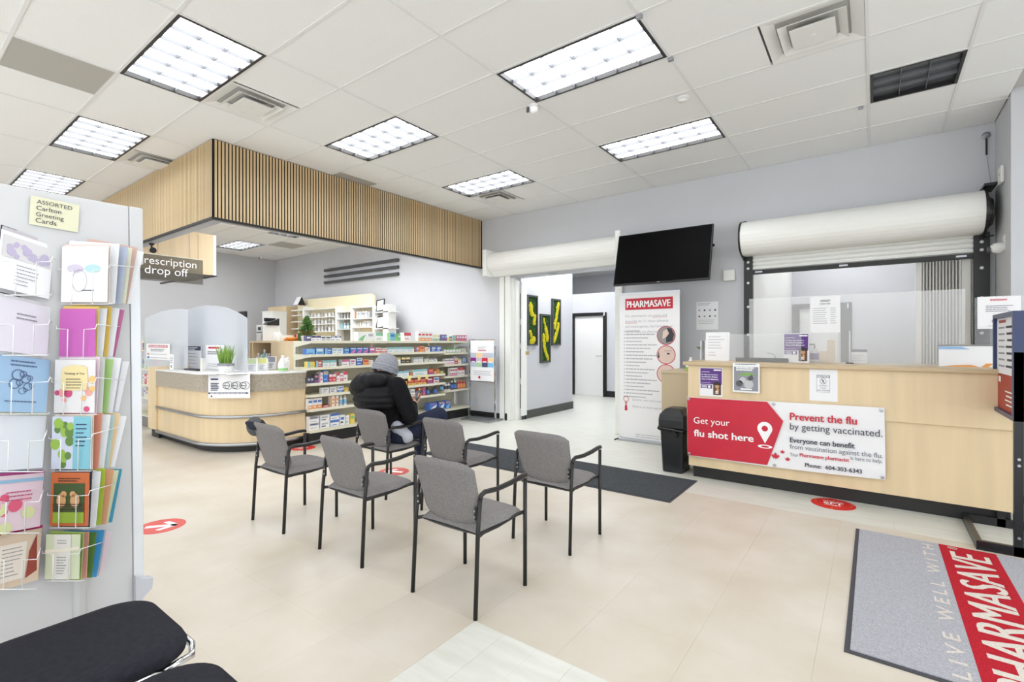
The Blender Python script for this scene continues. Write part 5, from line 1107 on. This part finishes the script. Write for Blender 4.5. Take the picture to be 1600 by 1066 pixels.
mb = MB(); x1, z1 = SGL(307, 419.5); put_text(mb, 'prescription', x1, z1, h=.106, y=-.002, align='r', res=4); x1, z1 = SGL(294, 432.5); put_text(mb, 'drop off', x1, z1, h=.114, y=-.002, align='r', res=4)
obj('lettering', mb, WPRINT, sg)
obj('lower_bracket', MB().box(.88, .01, .01, .92, .5, .03), BLKM, sg)
# ================================================================ medicine shelving (gondola)
def pegboard():
    m = bpy.data.materials.new('cream pegboard'); m.use_nodes = True; nt = m.node_tree; b = nt.nodes['Principled BSDF']; b.inputs['Roughness'].default_value = .5
    g = nt.nodes.new('ShaderNodeNewGeometry'); v1 = nt.nodes.new('ShaderNodeVectorMath'); v1.operation = 'MULTIPLY'; v1.inputs[1].default_value = (0, 1/.0254, 1/.0254)
    v2 = nt.nodes.new('ShaderNodeVectorMath'); v2.operation = 'FRACTION'; v3 = nt.nodes.new('ShaderNodeVectorMath'); v3.operation = 'SUBTRACT'; v3.inputs[1].default_value = (0, .5, .5)
    v4 = nt.nodes.new('ShaderNodeVectorMath'); v4.operation = 'LENGTH'; c = nt.nodes.new('ShaderNodeMath'); c.operation = 'LESS_THAN'; c.inputs[1].default_value = .17
    mx = nt.nodes.new('ShaderNodeMix'); mx.data_type = 'RGBA'; mx.inputs[6].default_value = (*lin((214, 209, 188)), 1); mx.inputs[7].default_value = (*lin((120, 114, 98)), 1)
    for a, o in ((g.outputs['Position'], v1), (v1.outputs[0], v2), (v2.outputs[0], v3), (v3.outputs[0], v4)): nt.links.new(a, o.inputs[0])
    nt.links.new(v4.outputs['Value'], c.inputs[0]); nt.links.new(c.outputs[0], mx.inputs[0]); nt.links.new(mx.outputs[2], b.inputs['Base Color']); return m
PEG = pegboard()
GXB, GXF = -6.35, -5.95; BAYS = [(3.565, 4.849), (4.849, 6.081), (6.081, 6.70)]
gd = thing('medicine_shelving', 'long cream shelving unit full of medicine boxes against the back wall', 'shelving', (GXB, 3.6, 0))
def g(x, y, z): return (x-GXB, y-3.6, z)
def gbox(name, x0, y0, z0, x1, y1, z1, m, **k): return obj(name, MB().box(x0-GXB, y0-3.6, z0, x1-GXB, y1-3.6, z1), m, gd, **k)
TOPZ = 1.372
for y0, y1 in BAYS: gbox('back_panel', GXB-.02, y0+.012, .1, GXB-.005, y1-.012, TOPZ-.01, PEG)
for y in (3.595, 4.849, 6.081, 6.69):
    u = gbox('upright', GXB-.03, y-.02, 0, GXB+.012, y+.02, TOPZ+.0, CREAM, bevel=.002)
    mb = MB()
    for i in range(46): mb.box(GXB+.0122-GXB, y-.006-3.6, .1+i*.027, GXB+.0128-GXB, y+.006-3.6, .113+i*.027)
    obj('slot', mb, INK, u)
gbox('end_panel', GXB-.42, 3.575, 0, GXB-.03, 3.605, TOPZ, MAPLE)
SH = [1.372, 1.192, 1.020, .810, .658, .468]; SH3 = [1.372, 1.165, .958, .755, .508]
def shelf(y0, y1, z, xf=GXF):
    s = gbox('shelf_board', GXB+.013, y0+.006, z-.012, xf, y1-.006, z, CREAM); gbox('price_lip', xf, y0+.004, z-.032, xf+.006, y1-.004, z+.003, CREAM)
    for y in (y0+.008, y1-.012): obj('bracket', MB().prism([(.013, z-.012), (xf-GXB, z-.012), (xf-GXB, z-.03), (.013, z-.085)], y-3.6, y+.004-3.6, 'y'), CREAM, gd)
for y0, y1 in BAYS[:2]:
    for z in SH: shelf(y0, y1, z)
for z in SH3: shelf(6.081, 6.70, z, GXF-.03)
for y0, y1 in BAYS: gbox('base_deck', GXB+.013, y0, .155, GXF+.012, y1, .19, CREAM); gbox('kick_plate', GXB, y0, 0, GXF-.03, y1, .155, TOE)
# ---- products: one mesh per kind, copied along the shelf
def pbox(w, h, d, base, c1, c2, style):
    mb = MB().box(-d, -w/2, 0, 0, w/2, h); e = .0008
    def fr(y0, y1, z0, z1, mi, e=e): mb.quad((e, y0*w, z0*h), (e, y1*w, z0*h), (e, y1*w, z1*h), (e, y0*w, z1*h), mi)
    if style == 'top': fr(-.5, .5, .62, 1, 1); fr(-.4, .3, .72, .88, 2, e*2); fr(-.4, .2, .2, .3, 1)
    elif style == 'bot': fr(-.5, .5, 0, .34, 1); fr(-.4, .4, .6, .8, 2); fr(-.3, .2, .12, .22, 0, e*2)
    elif style == 'full': fr(-.48, .48, .03, .97, 1); fr(-.38, .38, .5, .8, 2, e*2); fr(-.3, .3, .15, .3, 0, e*2)
    elif style == 'logo': fr(-.38, .3, .52, .78, 1); fr(-.38, .1, .2, .36, 2)
    elif style == 'side': fr(-.5, -.12, 0, 1, 1); fr(-.05, .42, .55, .75, 2); fr(-.05, .3, .2, .4, 1)
    elif style == 'swoosh': mb.quad((e, -.5*w, .1*h), (e, .1*w, .0), (e, .5*w, .75*h), (e, -.1*w, .45*h), 1); fr(-.4, .4, .75, .9, 2)
    return mb.mesh('product', [base, c1, c2])
def pbottle(w, h, base, c1, c2):
    r = w*.46; mb = MB().lathe([(r*.95, 0), (r, .01), (r, h*.12), (r*1.02, h*.121), (r*1.02, h*.58), (r, h*.581), (r, h*.68), (r*.42, h*.8), (r*.42, h*.82), (r*.5, h*.821), (r*.5, h)], 12, mis=[0, 0, 0, 1, 1, 0, 0, 0, 2, 2]); mb.v = [(a-r, b, c) for a, b, c in mb.v]; return mb.mesh('product', [base, c1, c2])
c_ = {'w': (238, 238, 238), 'n': (52, 52, 100), 'b': (40, 92, 190), 'l': (110, 180, 230), 'r': (206, 48, 58), 'p': (212, 96, 150), 'o': (236, 140, 60), 'y': (240, 206, 70), 'g': (110, 180, 110), 't': (120, 190, 196), 'k': (36, 36, 44), 'u': (120, 70, 140), 'a': (170, 172, 176), 'm': (240, 180, 190), 'd': (70, 150, 90), 'c': (226, 220, 200)}
cn = {'w': 'white', 'n': 'navy', 'b': 'blue', 'l': 'light blue', 'r': 'red', 'p': 'pink', 'o': 'orange', 'y': 'yellow', 'g': 'green', 't': 'teal', 'k': 'black', 'u': 'purple', 'a': 'grey', 'm': 'blush', 'd': 'dark green', 'c': 'cream'}
def cm(k): return col(*[int(x+(246-x)*.2) for x in c_[k]], .4)
ORD = ('top', 'second', 'third', 'fourth', 'fifth', 'sixth', 'lowest')
runs = {
 0: [(479,487,1,8,'nnw','full'),(487,502,2,8,'wnn','top'),(502,518,2,8,'nwk','full'),(518,534,2,8,'wnw','top'),(560,573,1,14,'wgw','swoosh'),(575,586,1,14,'waw','logo'),(588,599,1,13,'wgt','top'),(610,618,1,13,'glb','full'),(621,627,1,11,'ggw','side'),(632,643,1,13,'wrr','top'),(654,676,4,14,'wor','bot'),(677,688,2,11,'wgy','bot'),(691,699,2,10,'nul','full'),(699.5,703,1,5,'yyw','logo'),(703.5,708,2,9,'kaw','B'),(708.5,713.5,1,9,'agt','full'),(714,730,4,9,'rpw','full')],
 1: [(479,493,1,9,'bll','full'),(494,507,1,10,'blw','full'),(508,519,1,9,'blw','side'),(520,537,2,9,'wlt','logo'),(538,547,1,9,'lbt','full'),(548,577,3,9,'bpw','swoosh'),(578,587,1,9,'upw','full'),(588,597,1,8,'wrr','bot'),(598,605,1,7,'wro','bot'),(606,648,4,8,'wtt','top'),(649,655.5,1,8,'obw','side'),(656,664,1,9,'oor','full'),(665,673,1,7,'woo','logo'),(674.5,691,2,8,'bww','logo')],
 2: [(481,493,1,9,'yty','side'),(494,504,1,10,'rtw','side'),(505,527,2,10,'wtt','top'),(535,547,1,10,'wpp','top'),(548,557,1,10,'wpp','logo'),(558,567,1,11,'bwb','top'),(568,577,1,9,'oor','full'),(577.5,584,1,7,'wao','logo'),(613,620,1,6,'wrr','top'),(620.5,627,1,9,'wya','top'),(628,642,2,9,'kyw','top'),(647,662,2,8,'waa','top'),(664,670,1,5,'cgw','logo'),(671,684,2,6,'wka','top')],
 3: [(481,491,2,9,'kna','full'),(492,498.5,1,14,'kup','bot'),(499,505.5,1,16,'wpt','side'),(506,514,1,18,'blo','top'),(515,526,2,12,'rmw','top'),(527,532,1,14,'wrr','top'),(532.5,537,1,12,'wrp','bot'),(537.5,544,1,15,'wrr','top'),(607,619.5,1,7,'ryu','bot'),(620,640,2,8,'wtl','top'),(641,645,1,5,'ror','full'),(646,669,1,9,'wtt','top'),(670,678,1,8,'ruo','bot'),(679,683,1,4,'owr','logo'),(683.5,688,1,8,'oko','top'),(689,694,1,4,'gyg','full')],
 4: [(504,515,1,9,'waa','logo'),(516,527,1,9,'wau','logo'),(528,538,1,9,'wbb','bot'),(539,545,1,6,'yyo','full'),(613,625,1,9,'wbl','logo'),(626,633,1,13,'lwb','bot'),(633.5,637,1,7,'yyo','full'),(638,667,3,9,'ryo','bot'),(668,677,1,9,'ruw','bot'),(678,687,1,9,'rwb','full')],
 5: [(482,504,3,16,'wob','bot'),(505,515,1,3,'rrw','full'),(517,530,2,16,'woo','side'),(532,537.5,1,15,'wlw','B'),(538.5,544,1,15,'wlw','B'),(622,640,2,6,'waa','logo'),(643,649,1,12,'waa','logo'),(655,660,1,12,'ryo','side'),(661,666,1,12,'rub','side'),(668,674,1,12,'kbk','B'),(680,686,1,12,'kbk','B')],
 6: [(484,500,1,10,'wan','top'),(501,516,1,10,'wan','logo'),(517,531,1,10,'wbb','top'),(532,540,1,16,'wbk','logo'),(541,547,1,14,'wcg','logo'),(548,555,1,15,'yyg','full'),(672,684,1,12,'bwu','swoosh'),(686,696,1,12,'bwo','swoosh'),(697,705,1,12,'blo','swoosh')]}
runs3 = {1: [(695,722,6,8,'gwd','B'),(723,729,1,6,'wyg','logo')], 2: [(696,711,5,9,'wmu','bot'),(711.5,716,1,9,'rwo','top'),(716.5,722,1,8,'wyg','top'),(723,729,1,9,'bal','full')], 3: [(704,715,3,12,'wpr','bot'),(716,727,2,12,'wrr','top')], 4: [(690,696,1,11,'klb','B'),(696.5,706,2,12,'wka','B'),(706.5,716,2,13,'kbw','B'),(717,729,3,13,'roo','B')]}
LB = {}
def lay(tab, zs, xf, bay):
    for si, rs_ in tab.items():
        z = zs[si] if si < len(zs) else .19
        for (u0, u1, n, vh, cc, stl) in rs_:
            ya, yb = PX(u0, 533, xf).y, PX(u1, 533, xf).y; w = (yb-ya)/n; ym = (ya+yb)/2; dist = -xf*math.sin(TH)+ym*math.cos(TH); h = vh*dist/F
            bo = stl == 'B'; me = pbottle(w*.94, h, *[cm(k) for k in cc]) if bo else pbox(w*.95, h, min(.22, max(.06, w*.7)), *[cm(k) for k in cc], stl)
            kind = 'medicine_bottle' if bo else 'medicine_box'
            where = '%s shelf' % (ORD[si] if si < 6 else 'bottom')
            pos = 'far bay' if bay == 3 else 'left end' if ym < 4.1 else 'left bay' if ym < 4.85 else 'middle bay' if ym < 6.08 else 'right end'
            lb = '%s%s and %s medicine %s on the %s, %s%s' % ('tall ' if vh > 12 else 'low ' if vh < 7 else '', cn[cc[0]], cn[cc[1]] if cc[1] != cc[0] else cn[cc[2]], 'bottle' if bo else 'box', where, pos, '' if n == 1 else ', row of %d' % n)
            LB[lb] = LB.get(lb, 0)+1
            if LB[lb] > 1: lb += ', right-hand one' if n == 1 else ', right-hand row'
            for k in range(n):
                for lay_ in range(2 if (si == 6 and u0 < 520) else 1):
                    o = link(kind, me, None, (xf-.012, ya+w*(k+.5), z+.0005+lay_*(h+.001))); tag(o, lb+(', upper' if lay_ else ''), 'medicine', 'products: '+lb[:60])
lay(runs, SH, GXF-.04, 1); lay(runs3, SH3, GXF-.06, 3)
for u, v in ((620, 593), (640, 590), (655, 588), (667, 585)):
    q = PX(u, v, GXF+.008); o = obj('price_tag', MB().box(0, -.03, -.05, .002, .03, .03), col(240, 226, 150)); o.location = (GXF+.0065, q.y, .79); tag(o, 'yellow price tag hanging from the fourth shelf of the middle bay', 'price tag', 'yellow price tags')
# ---- left shelving beside the curved counter
t = thing('side_shelving', 'cream shelving with small products left of the curved counter', 'shelving', (-9.3, 2.75, 0))
obj('back_panel', MB().box(-.9, .36, 0, .28, .38, 1.56), CREAM, t); obj('kick_plate', MB().box(-.9, .02, 0, .28, .36, .17), mat('grey kick plate', (132, 130, 126), .5), t)
sz_ = [.19, .47, .68, .93, 1.23, 1.36]
for z in sz_: obj('shelf_board', MB().box(-.9, 0, z-.02, .28, .36, z), CREAM, t)
rnd = random.Random(11)
for si, z in enumerate(sz_[1:]):
    x = -.3
    k = 0
    while x < .24:
        w = rnd.uniform(.05, .09); h = rnd.uniform(.07, .15); c0, c1 = rnd.choice('wwwgcra'), rnd.choice('bugtrn')
        if si == 1: c0, c1, w, h = ('r', 'w', .11, .15) if k % 2 else ('w', 'a', .08, .15)
        if si == 2: h = .16
        me = pbox(w*.95, h, .06, cm(c0), cm(c1), cm('a'), 'logo'); o = link('side_shelf_product', me, None, (-9.3+x+w/2, 2.80, z+.0005), (0, 0, -PI/2))
        tag(o, '%s and %s product, %s shelf left of curved counter, %s' % (cn[c0], cn[c1], ('lower', 'middle', 'upper middle', 'upper', 'top')[si], ('first', 'second', 'third', 'fourth', 'fifth', 'sixth', 'seventh', 'eighth', 'ninth', 'tenth', 'eleventh', 'twelfth', 'thirteenth', 'fourteenth', 'fifteenth', 'sixteenth')[k]+' from left'), 'product', 'side shelf products'); x += w; k += 1
# ================================================================ inside the prescription area
t = thing('dispensary_cabinet', 'maple cabinet with an open niche behind the prescription counter', 'cabinet', (-7.95, 3.72, 0))
obj('top', MB().box(0, 0, 1.345, 1.16, .42, 1.372), MAPLEH, t); obj('front_panel', MB().box(.66, .01, 0, 1.15, .42, 1.345), MAPLE, t); obj('side_panel', MB().box(0, 0, 0, .025, .42, 1.345), MAPLE, t); obj('back_panel', MB().box(.025, .4, 0, .66, .42, 1.345), mat('brown niche back', (150, 116, 80), .6), t); obj('divider', MB().box(.09, .0, .98, .12, .4, 1.345), MAPLE, t); obj('niche_shelf', MB().box(.025, 0, .95, .66, .4, .98), MAPLEH, t); obj('lower_front', MB().box(.025, .005, 0, .66, .4, .95), MAPLE, t); obj('lock', MB().lathe([(.012, 0), (.012, -.006)], 10, ax='y', c=(1.02, .01, 1.2)), STEEL, t)
for i, (x, c0, c1, h) in enumerate(((.15, 'w', 'r', .2), (.25, 'w', 'b', .18), (.34, 't', 'g', .26), (.41, 'w', 'l', .2), (.49, 'k', 'w', .2), (.57, 'w', 'a', .18))):
    o = link('niche_product', pbottle(.075, h, cm(c0), cm(c1), cm('w')), None, (-7.95+x+.03, 3.80, .9805)); tag(o, '%s and %s container in the cabinet niche behind the counter' % (cn[c0], cn[c1]), 'container', 'niche containers')
TC = 1.3725
def q6(u, y): return PY(u, 533, y).x
t = thing('label_printer', 'grey and white label printer on the maple cabinet', 'printer', (-7.72, 3.92, TC)); obj('body', MB().box(-.17, -.12, 0, .05, .15, .25), col(206, 206, 204), t, bevel=.006); obj('paper_slot', MB().box(-.15, -.124, .13, .03, -.12, .14), INK, t); obj('display', MB().box(-.1, -.124, .17, -.02, -.12, .22), INK, t); obj('side_grille', MB().box(.0, -.125, .01, .03, -.12, .11), INKG, t)
t = thing('desk_phone', 'black desk phone on top of the label printer', 'phone', (-7.72, 3.95, TC+.25)); obj('base', MB().prism([(-.1, 0), (.1, 0), (.1, .11), (-.06, .04)], -.08, .07, 'x'), BLK, t); obj('handset', MB().box(-.075, -.08, .06, -.03, .1, .12), BLK, t, bevel=.01); obj('keypad', MB().box(-.0, -.1, .045, .06, -.04, .055), INKG, t)
t = thing('pill_container', 'clear rounded container on the maple cabinet', 'container', (-7.42, 3.9, TC)); obj('body', MB().lathe([(.07, 0), (.08, .05), (.06, .11), (.03, .12)], 16), clear('clear plastic', (220, 226, 230), .4), t, smooth=True); obj('lid', MB().lathe([(.05, .12), (.045, .13)], 16), WHT, t)
t = thing('letter_tray', 'long white tray on the cabinet below the wall cupboard', 'tray', (-7.05, 3.95, TC)); obj('tray', MB().box(-.2, -.1, 0, .16, .12, .085), WHT, t, bevel=.006); obj('rim', MB().box(-.21, -.11, .075, .17, .13, .087), OFFW, t)
for i, (m, x) in enumerate(((NAVY, 0), (RED, .028), (col(222, 200, 160), .05), (col(80, 110, 70), .07))):
    o = obj('binder', MB().box(-.011, -.08, 0, .011, .1, .10), m, loc=(-6.86+x, 3.95, TC)); tag(o, ('navy', 'red', 'tan', 'green')[i]+' booklet standing beside the white tray on the cabinet', 'booklet', 'booklets on the cabinet')
t = thing('orange_folder', 'orange folder lying at the cabinet corner by the shelving', 'folder', (-6.80, 3.78, TC)); obj('cover', MB().prism([(-.14, .01), (0, .02), (.0, .05), (-.03, .055), (-.14, .02)], -.05, .1, 'y'), col(240, 140, 40), t); obj('tab', MB().box(-.1, -.05, 0, .0, .1, .012), col(226, 120, 30), t)
# back shelving with bottles
BYF = 6.3
xa, xb = q6(465, 6.5), q6(585, 6.5)
t = thing('dispensary_shelving', 'cream-topped white dispensary shelving along the back wall', 'shelving', (0, 0, 0))
zt = PY(525, 463.5, 6.5).z
pl = [(xa, .0), (xb, .0)]+[(xb-.12+.12*math.cos(a), zt-.12+.12*math.sin(a)) for a in [i*PI/10 for i in range(6)]]+[(xa, zt)]
obj('back_panel', MB().prism(pl, 6.5, 6.54, 'y'), mat('cream panel', (238, 226, 192), .5), t)
posts = [474, 525, 549, 583.5]
for u in posts: x = q6(u, BYF); obj('upright', MB().box(x-.035, BYF, 0, x+.035, 6.5, PY(u, 478.5, BYF).z), WHT, t)
def sh2(u0, u1, v, m=WHT): x0, x1 = q6(u0, BYF), q6(u1, BYF); z = PY((u0+u1)/2, v, BYF).z; obj('shelf_board', MB().box(x0, BYF, z-.02, x1, 6.5, z), m, t); return z
lv = {(475, 524): (482, 495, 506, 517.5), (526, 548): (486.5, 497.5, 513.5), (550, 583): (479, 497, 510.5), (455, 473): (484, 492, 502, 513)}
zsb = {}
for (a, b), vs_ in lv.items(): zsb[(a, b)] = [sh2(a, b, v) for v in vs_]
x0, x1 = q6(455, BYF), q6(474, BYF)
obj('dark_bay', MB().box(q6(526, BYF), 6.48, 1.3, q6(548.5, BYF), 6.5, PY(537, 485, BYF).z), mat('dark bay back', (150, 146, 134), .7), t)  # darker sheet at the back of this bay only
obj('upper_cabinet', MB().box(q6(428, 6.45), 6.3, 0, q6(456, 6.45), 6.6, PY(440, 478.5, 6.3).z), MAPLE, t)
sh2(585, 611, 486.5); sh2(585, 611, 512.5); obj('end_panel', MB().box(q6(611, 6.5), BYF, 0, q6(619, 6.5), 6.5, PY(612, 476, 6.4).z), WHT, t)
obj('side_back', MB().box(q6(586, 6.49), 6.49, 0, q6(611, 6.49), 6.5, PY(600, 476, 6.5).z), WHT, t)
wbm = {}
def jar(u, z, w, h, c0, c1, c2, lab_, box=False):
    k = (w, h, c0, c1, c2, box)
    if k not in wbm: wbm[k] = pbox(w, h, .08, cm(c0), cm(c1), cm(c2), 'logo') if box else pbottle(w, h, cm(c0), cm(c1), cm(c2))
    o = link('dispensary_bottle' if not box else 'dispensary_box', wbm[k], None, (q6(u, BYF+.06), BYF+.06, z+.0005), (0, 0, -PI/2)); tag(o, lab_, 'bottle' if not box else 'box', 'dispensary stock: '+lab_[:40])
Z1 = zsb[(475, 524)]; Z2 = zsb[(526, 548)]; Z3 = zsb[(550, 583)]
for i, z in enumerate(Z1[1:]):
    for k in range(7): jar(486+k*5.5, z, .065, .10+.03*((k*3+i) % 3), 'w', 'w' if (k+i) % 3 else 'a', 'w', 'white dispensary bottle on the %s shelf behind the potted fir' % ('upper', 'middle', 'lower')[i])
for k in range(5): jar(528.5+k*4.6, Z2[1]-.0, .055, .12, 'c', 'a', 'c', 'beige jar on the upper shelf of the dark dispensary bay')
for k, (c0, c1) in enumerate((('k', 'w'), ('l', 't'), ('t', 'w'), ('l', 'w'), ('k', 'a'))): jar(528.5+k*4.6, Z2[2], .06, .13, c0, c1, 'k' if k == 0 else 'w', '%s bottle on the lower shelf of the dark dispensary bay, %s' % (cn[c0], ('leftmost', 'second', 'third', 'fourth', 'rightmost')[k]))
for k, (c0, c1) in enumerate((('o', 'o'), ('w', 'a'), ('w', 'l'), ('w', 'n'), ('w', 'a'), ('a', 'w'))): jar(553.5+k*4.6, Z3[1], .062, .15, c0, c1, 'w', '%s and %s carton on the upper right dispensary shelf, %s' % (cn[c0], cn[c1], ('first', 'second', 'third', 'fourth', 'fifth', 'sixth')[k]), True)
for k in range(4): jar(555+k*3.6, Z3[2], .05, .1, 'w', 'c', 'w', 'small white bottle on the lower right dispensary shelf')
for k in range(2): jar(570+k*5.2, Z3[2], .07, .12, 'w', 'a', 'w', 'white carton on the lower right dispensary shelf', True)
# framed certificates, potted fir, easel card
for (u0, u1, vt, vb, l) in ((586, 604, 467, 486.2, 'upper black-framed certificate leaning on the dispensary end shelf'), (586, 605, 493, 512.2, 'lower black-framed certificate leaning on the dispensary end shelf')):
    a = PY((u0+u1)/2-2, vb, BYF+.04); w = .22; h = PY(0, vt, BYF).z*0+(vb-vt)*9.9/F
    t = thing('picture_frame', l, 'picture frame', (a.x, BYF+.05, a.z)); t.rotation_euler = (-.22, -.12, .12)
    obj('frame', MB().box(-w/2, -.01, 0, w/2, .01, .018).box(-w/2, -.01, h-.018, w/2, .01, h).box(-w/2, -.01, .018, -w/2+.018, .01, h-.018).box(w/2-.018, -.01, .018, w/2, .01, h-.018), BLK, t); obj('certificate', MB().box(-w/2+.018, -.002, .018, w/2-.018, .004, h-.018), PAPER, t)
q = Vector((-6.58, 3.82, TC))
t = thing('potted_fir', 'small bushy fir in a white pot at the end of the shelving', 'plant', (-6.56, 3.88, TC)); obj('pot', MB().lathe([(.07, 0), (.085, .07), (.09, .075), (.075, .075)], 18), WHT, t)
mb = MB(); rnd = random.Random(4); mb2 = MB()
for i in range(260):
    hh = rnd.random(); r = .15*(1-hh)**.55*rnd.uniform(.5, 1); a = rnd.uniform(0, 2*PI); b = Vector((r*.35*math.cos(a), r*.35*math.sin(a), .08+hh*.27)); e = Vector((r*math.cos(a), r*math.sin(a), .07+hh*.28+.02)); (mb if hh > .25 or i % 2 else mb2).tube([b, b.lerp(e, .6), e], .01, 4, rs=[.009, .011, .002])
obj('foliage', mb, mat('fir needles', (96, 136, 62), .8, noise=(20, .5), rgb2=(52, 88, 38)), t); obj('dry_foliage', mb2, col(140, 120, 76), t); obj('trunk', MB().tube([(0, 0, .06), (0, 0, .3)], .008, 6), col(92, 70, 48), t)
q = PY(455, 481, 6.15)
t = thing('easel_card', 'white easel card with a black back on top of the dispensary shelving', 'card', (q.x, 6.36, PY(440, 478.5, 6.3).z)); obj('card', MB().prism([(-.1, 0), (-.004, .2), (0, .2), (-.092, 0)], -.11, .09, 'x'), PAPER, t); obj('back', MB().prism([(0, .2), (.004, .2), (.1, 0), (.092, 0)], -.11, .09, 'x'), BLK, t); obj('side_gusset', MB().prism([(-.1, 0), (0, .2), (.1, 0)], .086, .09, 'x'), BLK, t); obj('foot', MB().box(-.11, -.1, 0, .09, .1, .004), col(206, 150, 150), t)
q = PY(417, 507, 6.0)
t = thing('storage_unit', 'white storage unit beside the maple cupboard at the back', 'cupboard', (PY(418, 500, 5.85).x, 5.85, 0)); obj('body', MB().box(-.25, 0, 0, .22, .35, PY(418, 486, 5.85).z-.02), WHT, t); obj('lid', MB().box(-.27, -.01, PY(418, 486, 5.85).z-.02, .23, .36, PY(418, 486, 5.85).z), OFFW, t)
q = PY(382, 492, 5.2)
t = thing('monitor', 'black monitor edge behind the larger acrylic guard', 'monitor', (PY(378, 492, 4.3).x, 4.3, .97)); obj('screen', MB().box(-.2, 0, .25, .13, .04, PY(378, 486.5, 4.3).z-.97), BLK, t, bevel=.004); obj('stand', MB().box(-.05, 0, 0, .0, .03, .25), BLK, t); obj('stand_base', MB().box(-.12, -.08, 0, .08, .1, .015), BLK, t)
t = thing('dispensing_desk', 'low maple dispensing desk behind the prescription counter', 'desk', (-9.6, 4.2, 0)); obj('top', MB().box(0, 0, .94, 1.55, .6, .97), MAPLEH, t); obj('body', MB().box(.02, .03, 0, 1.53, .58, .94), MAPLE, t)
# packs on the cabinet tops nearest the shelving: green-leaf tissue boxes stand on the top shelf already
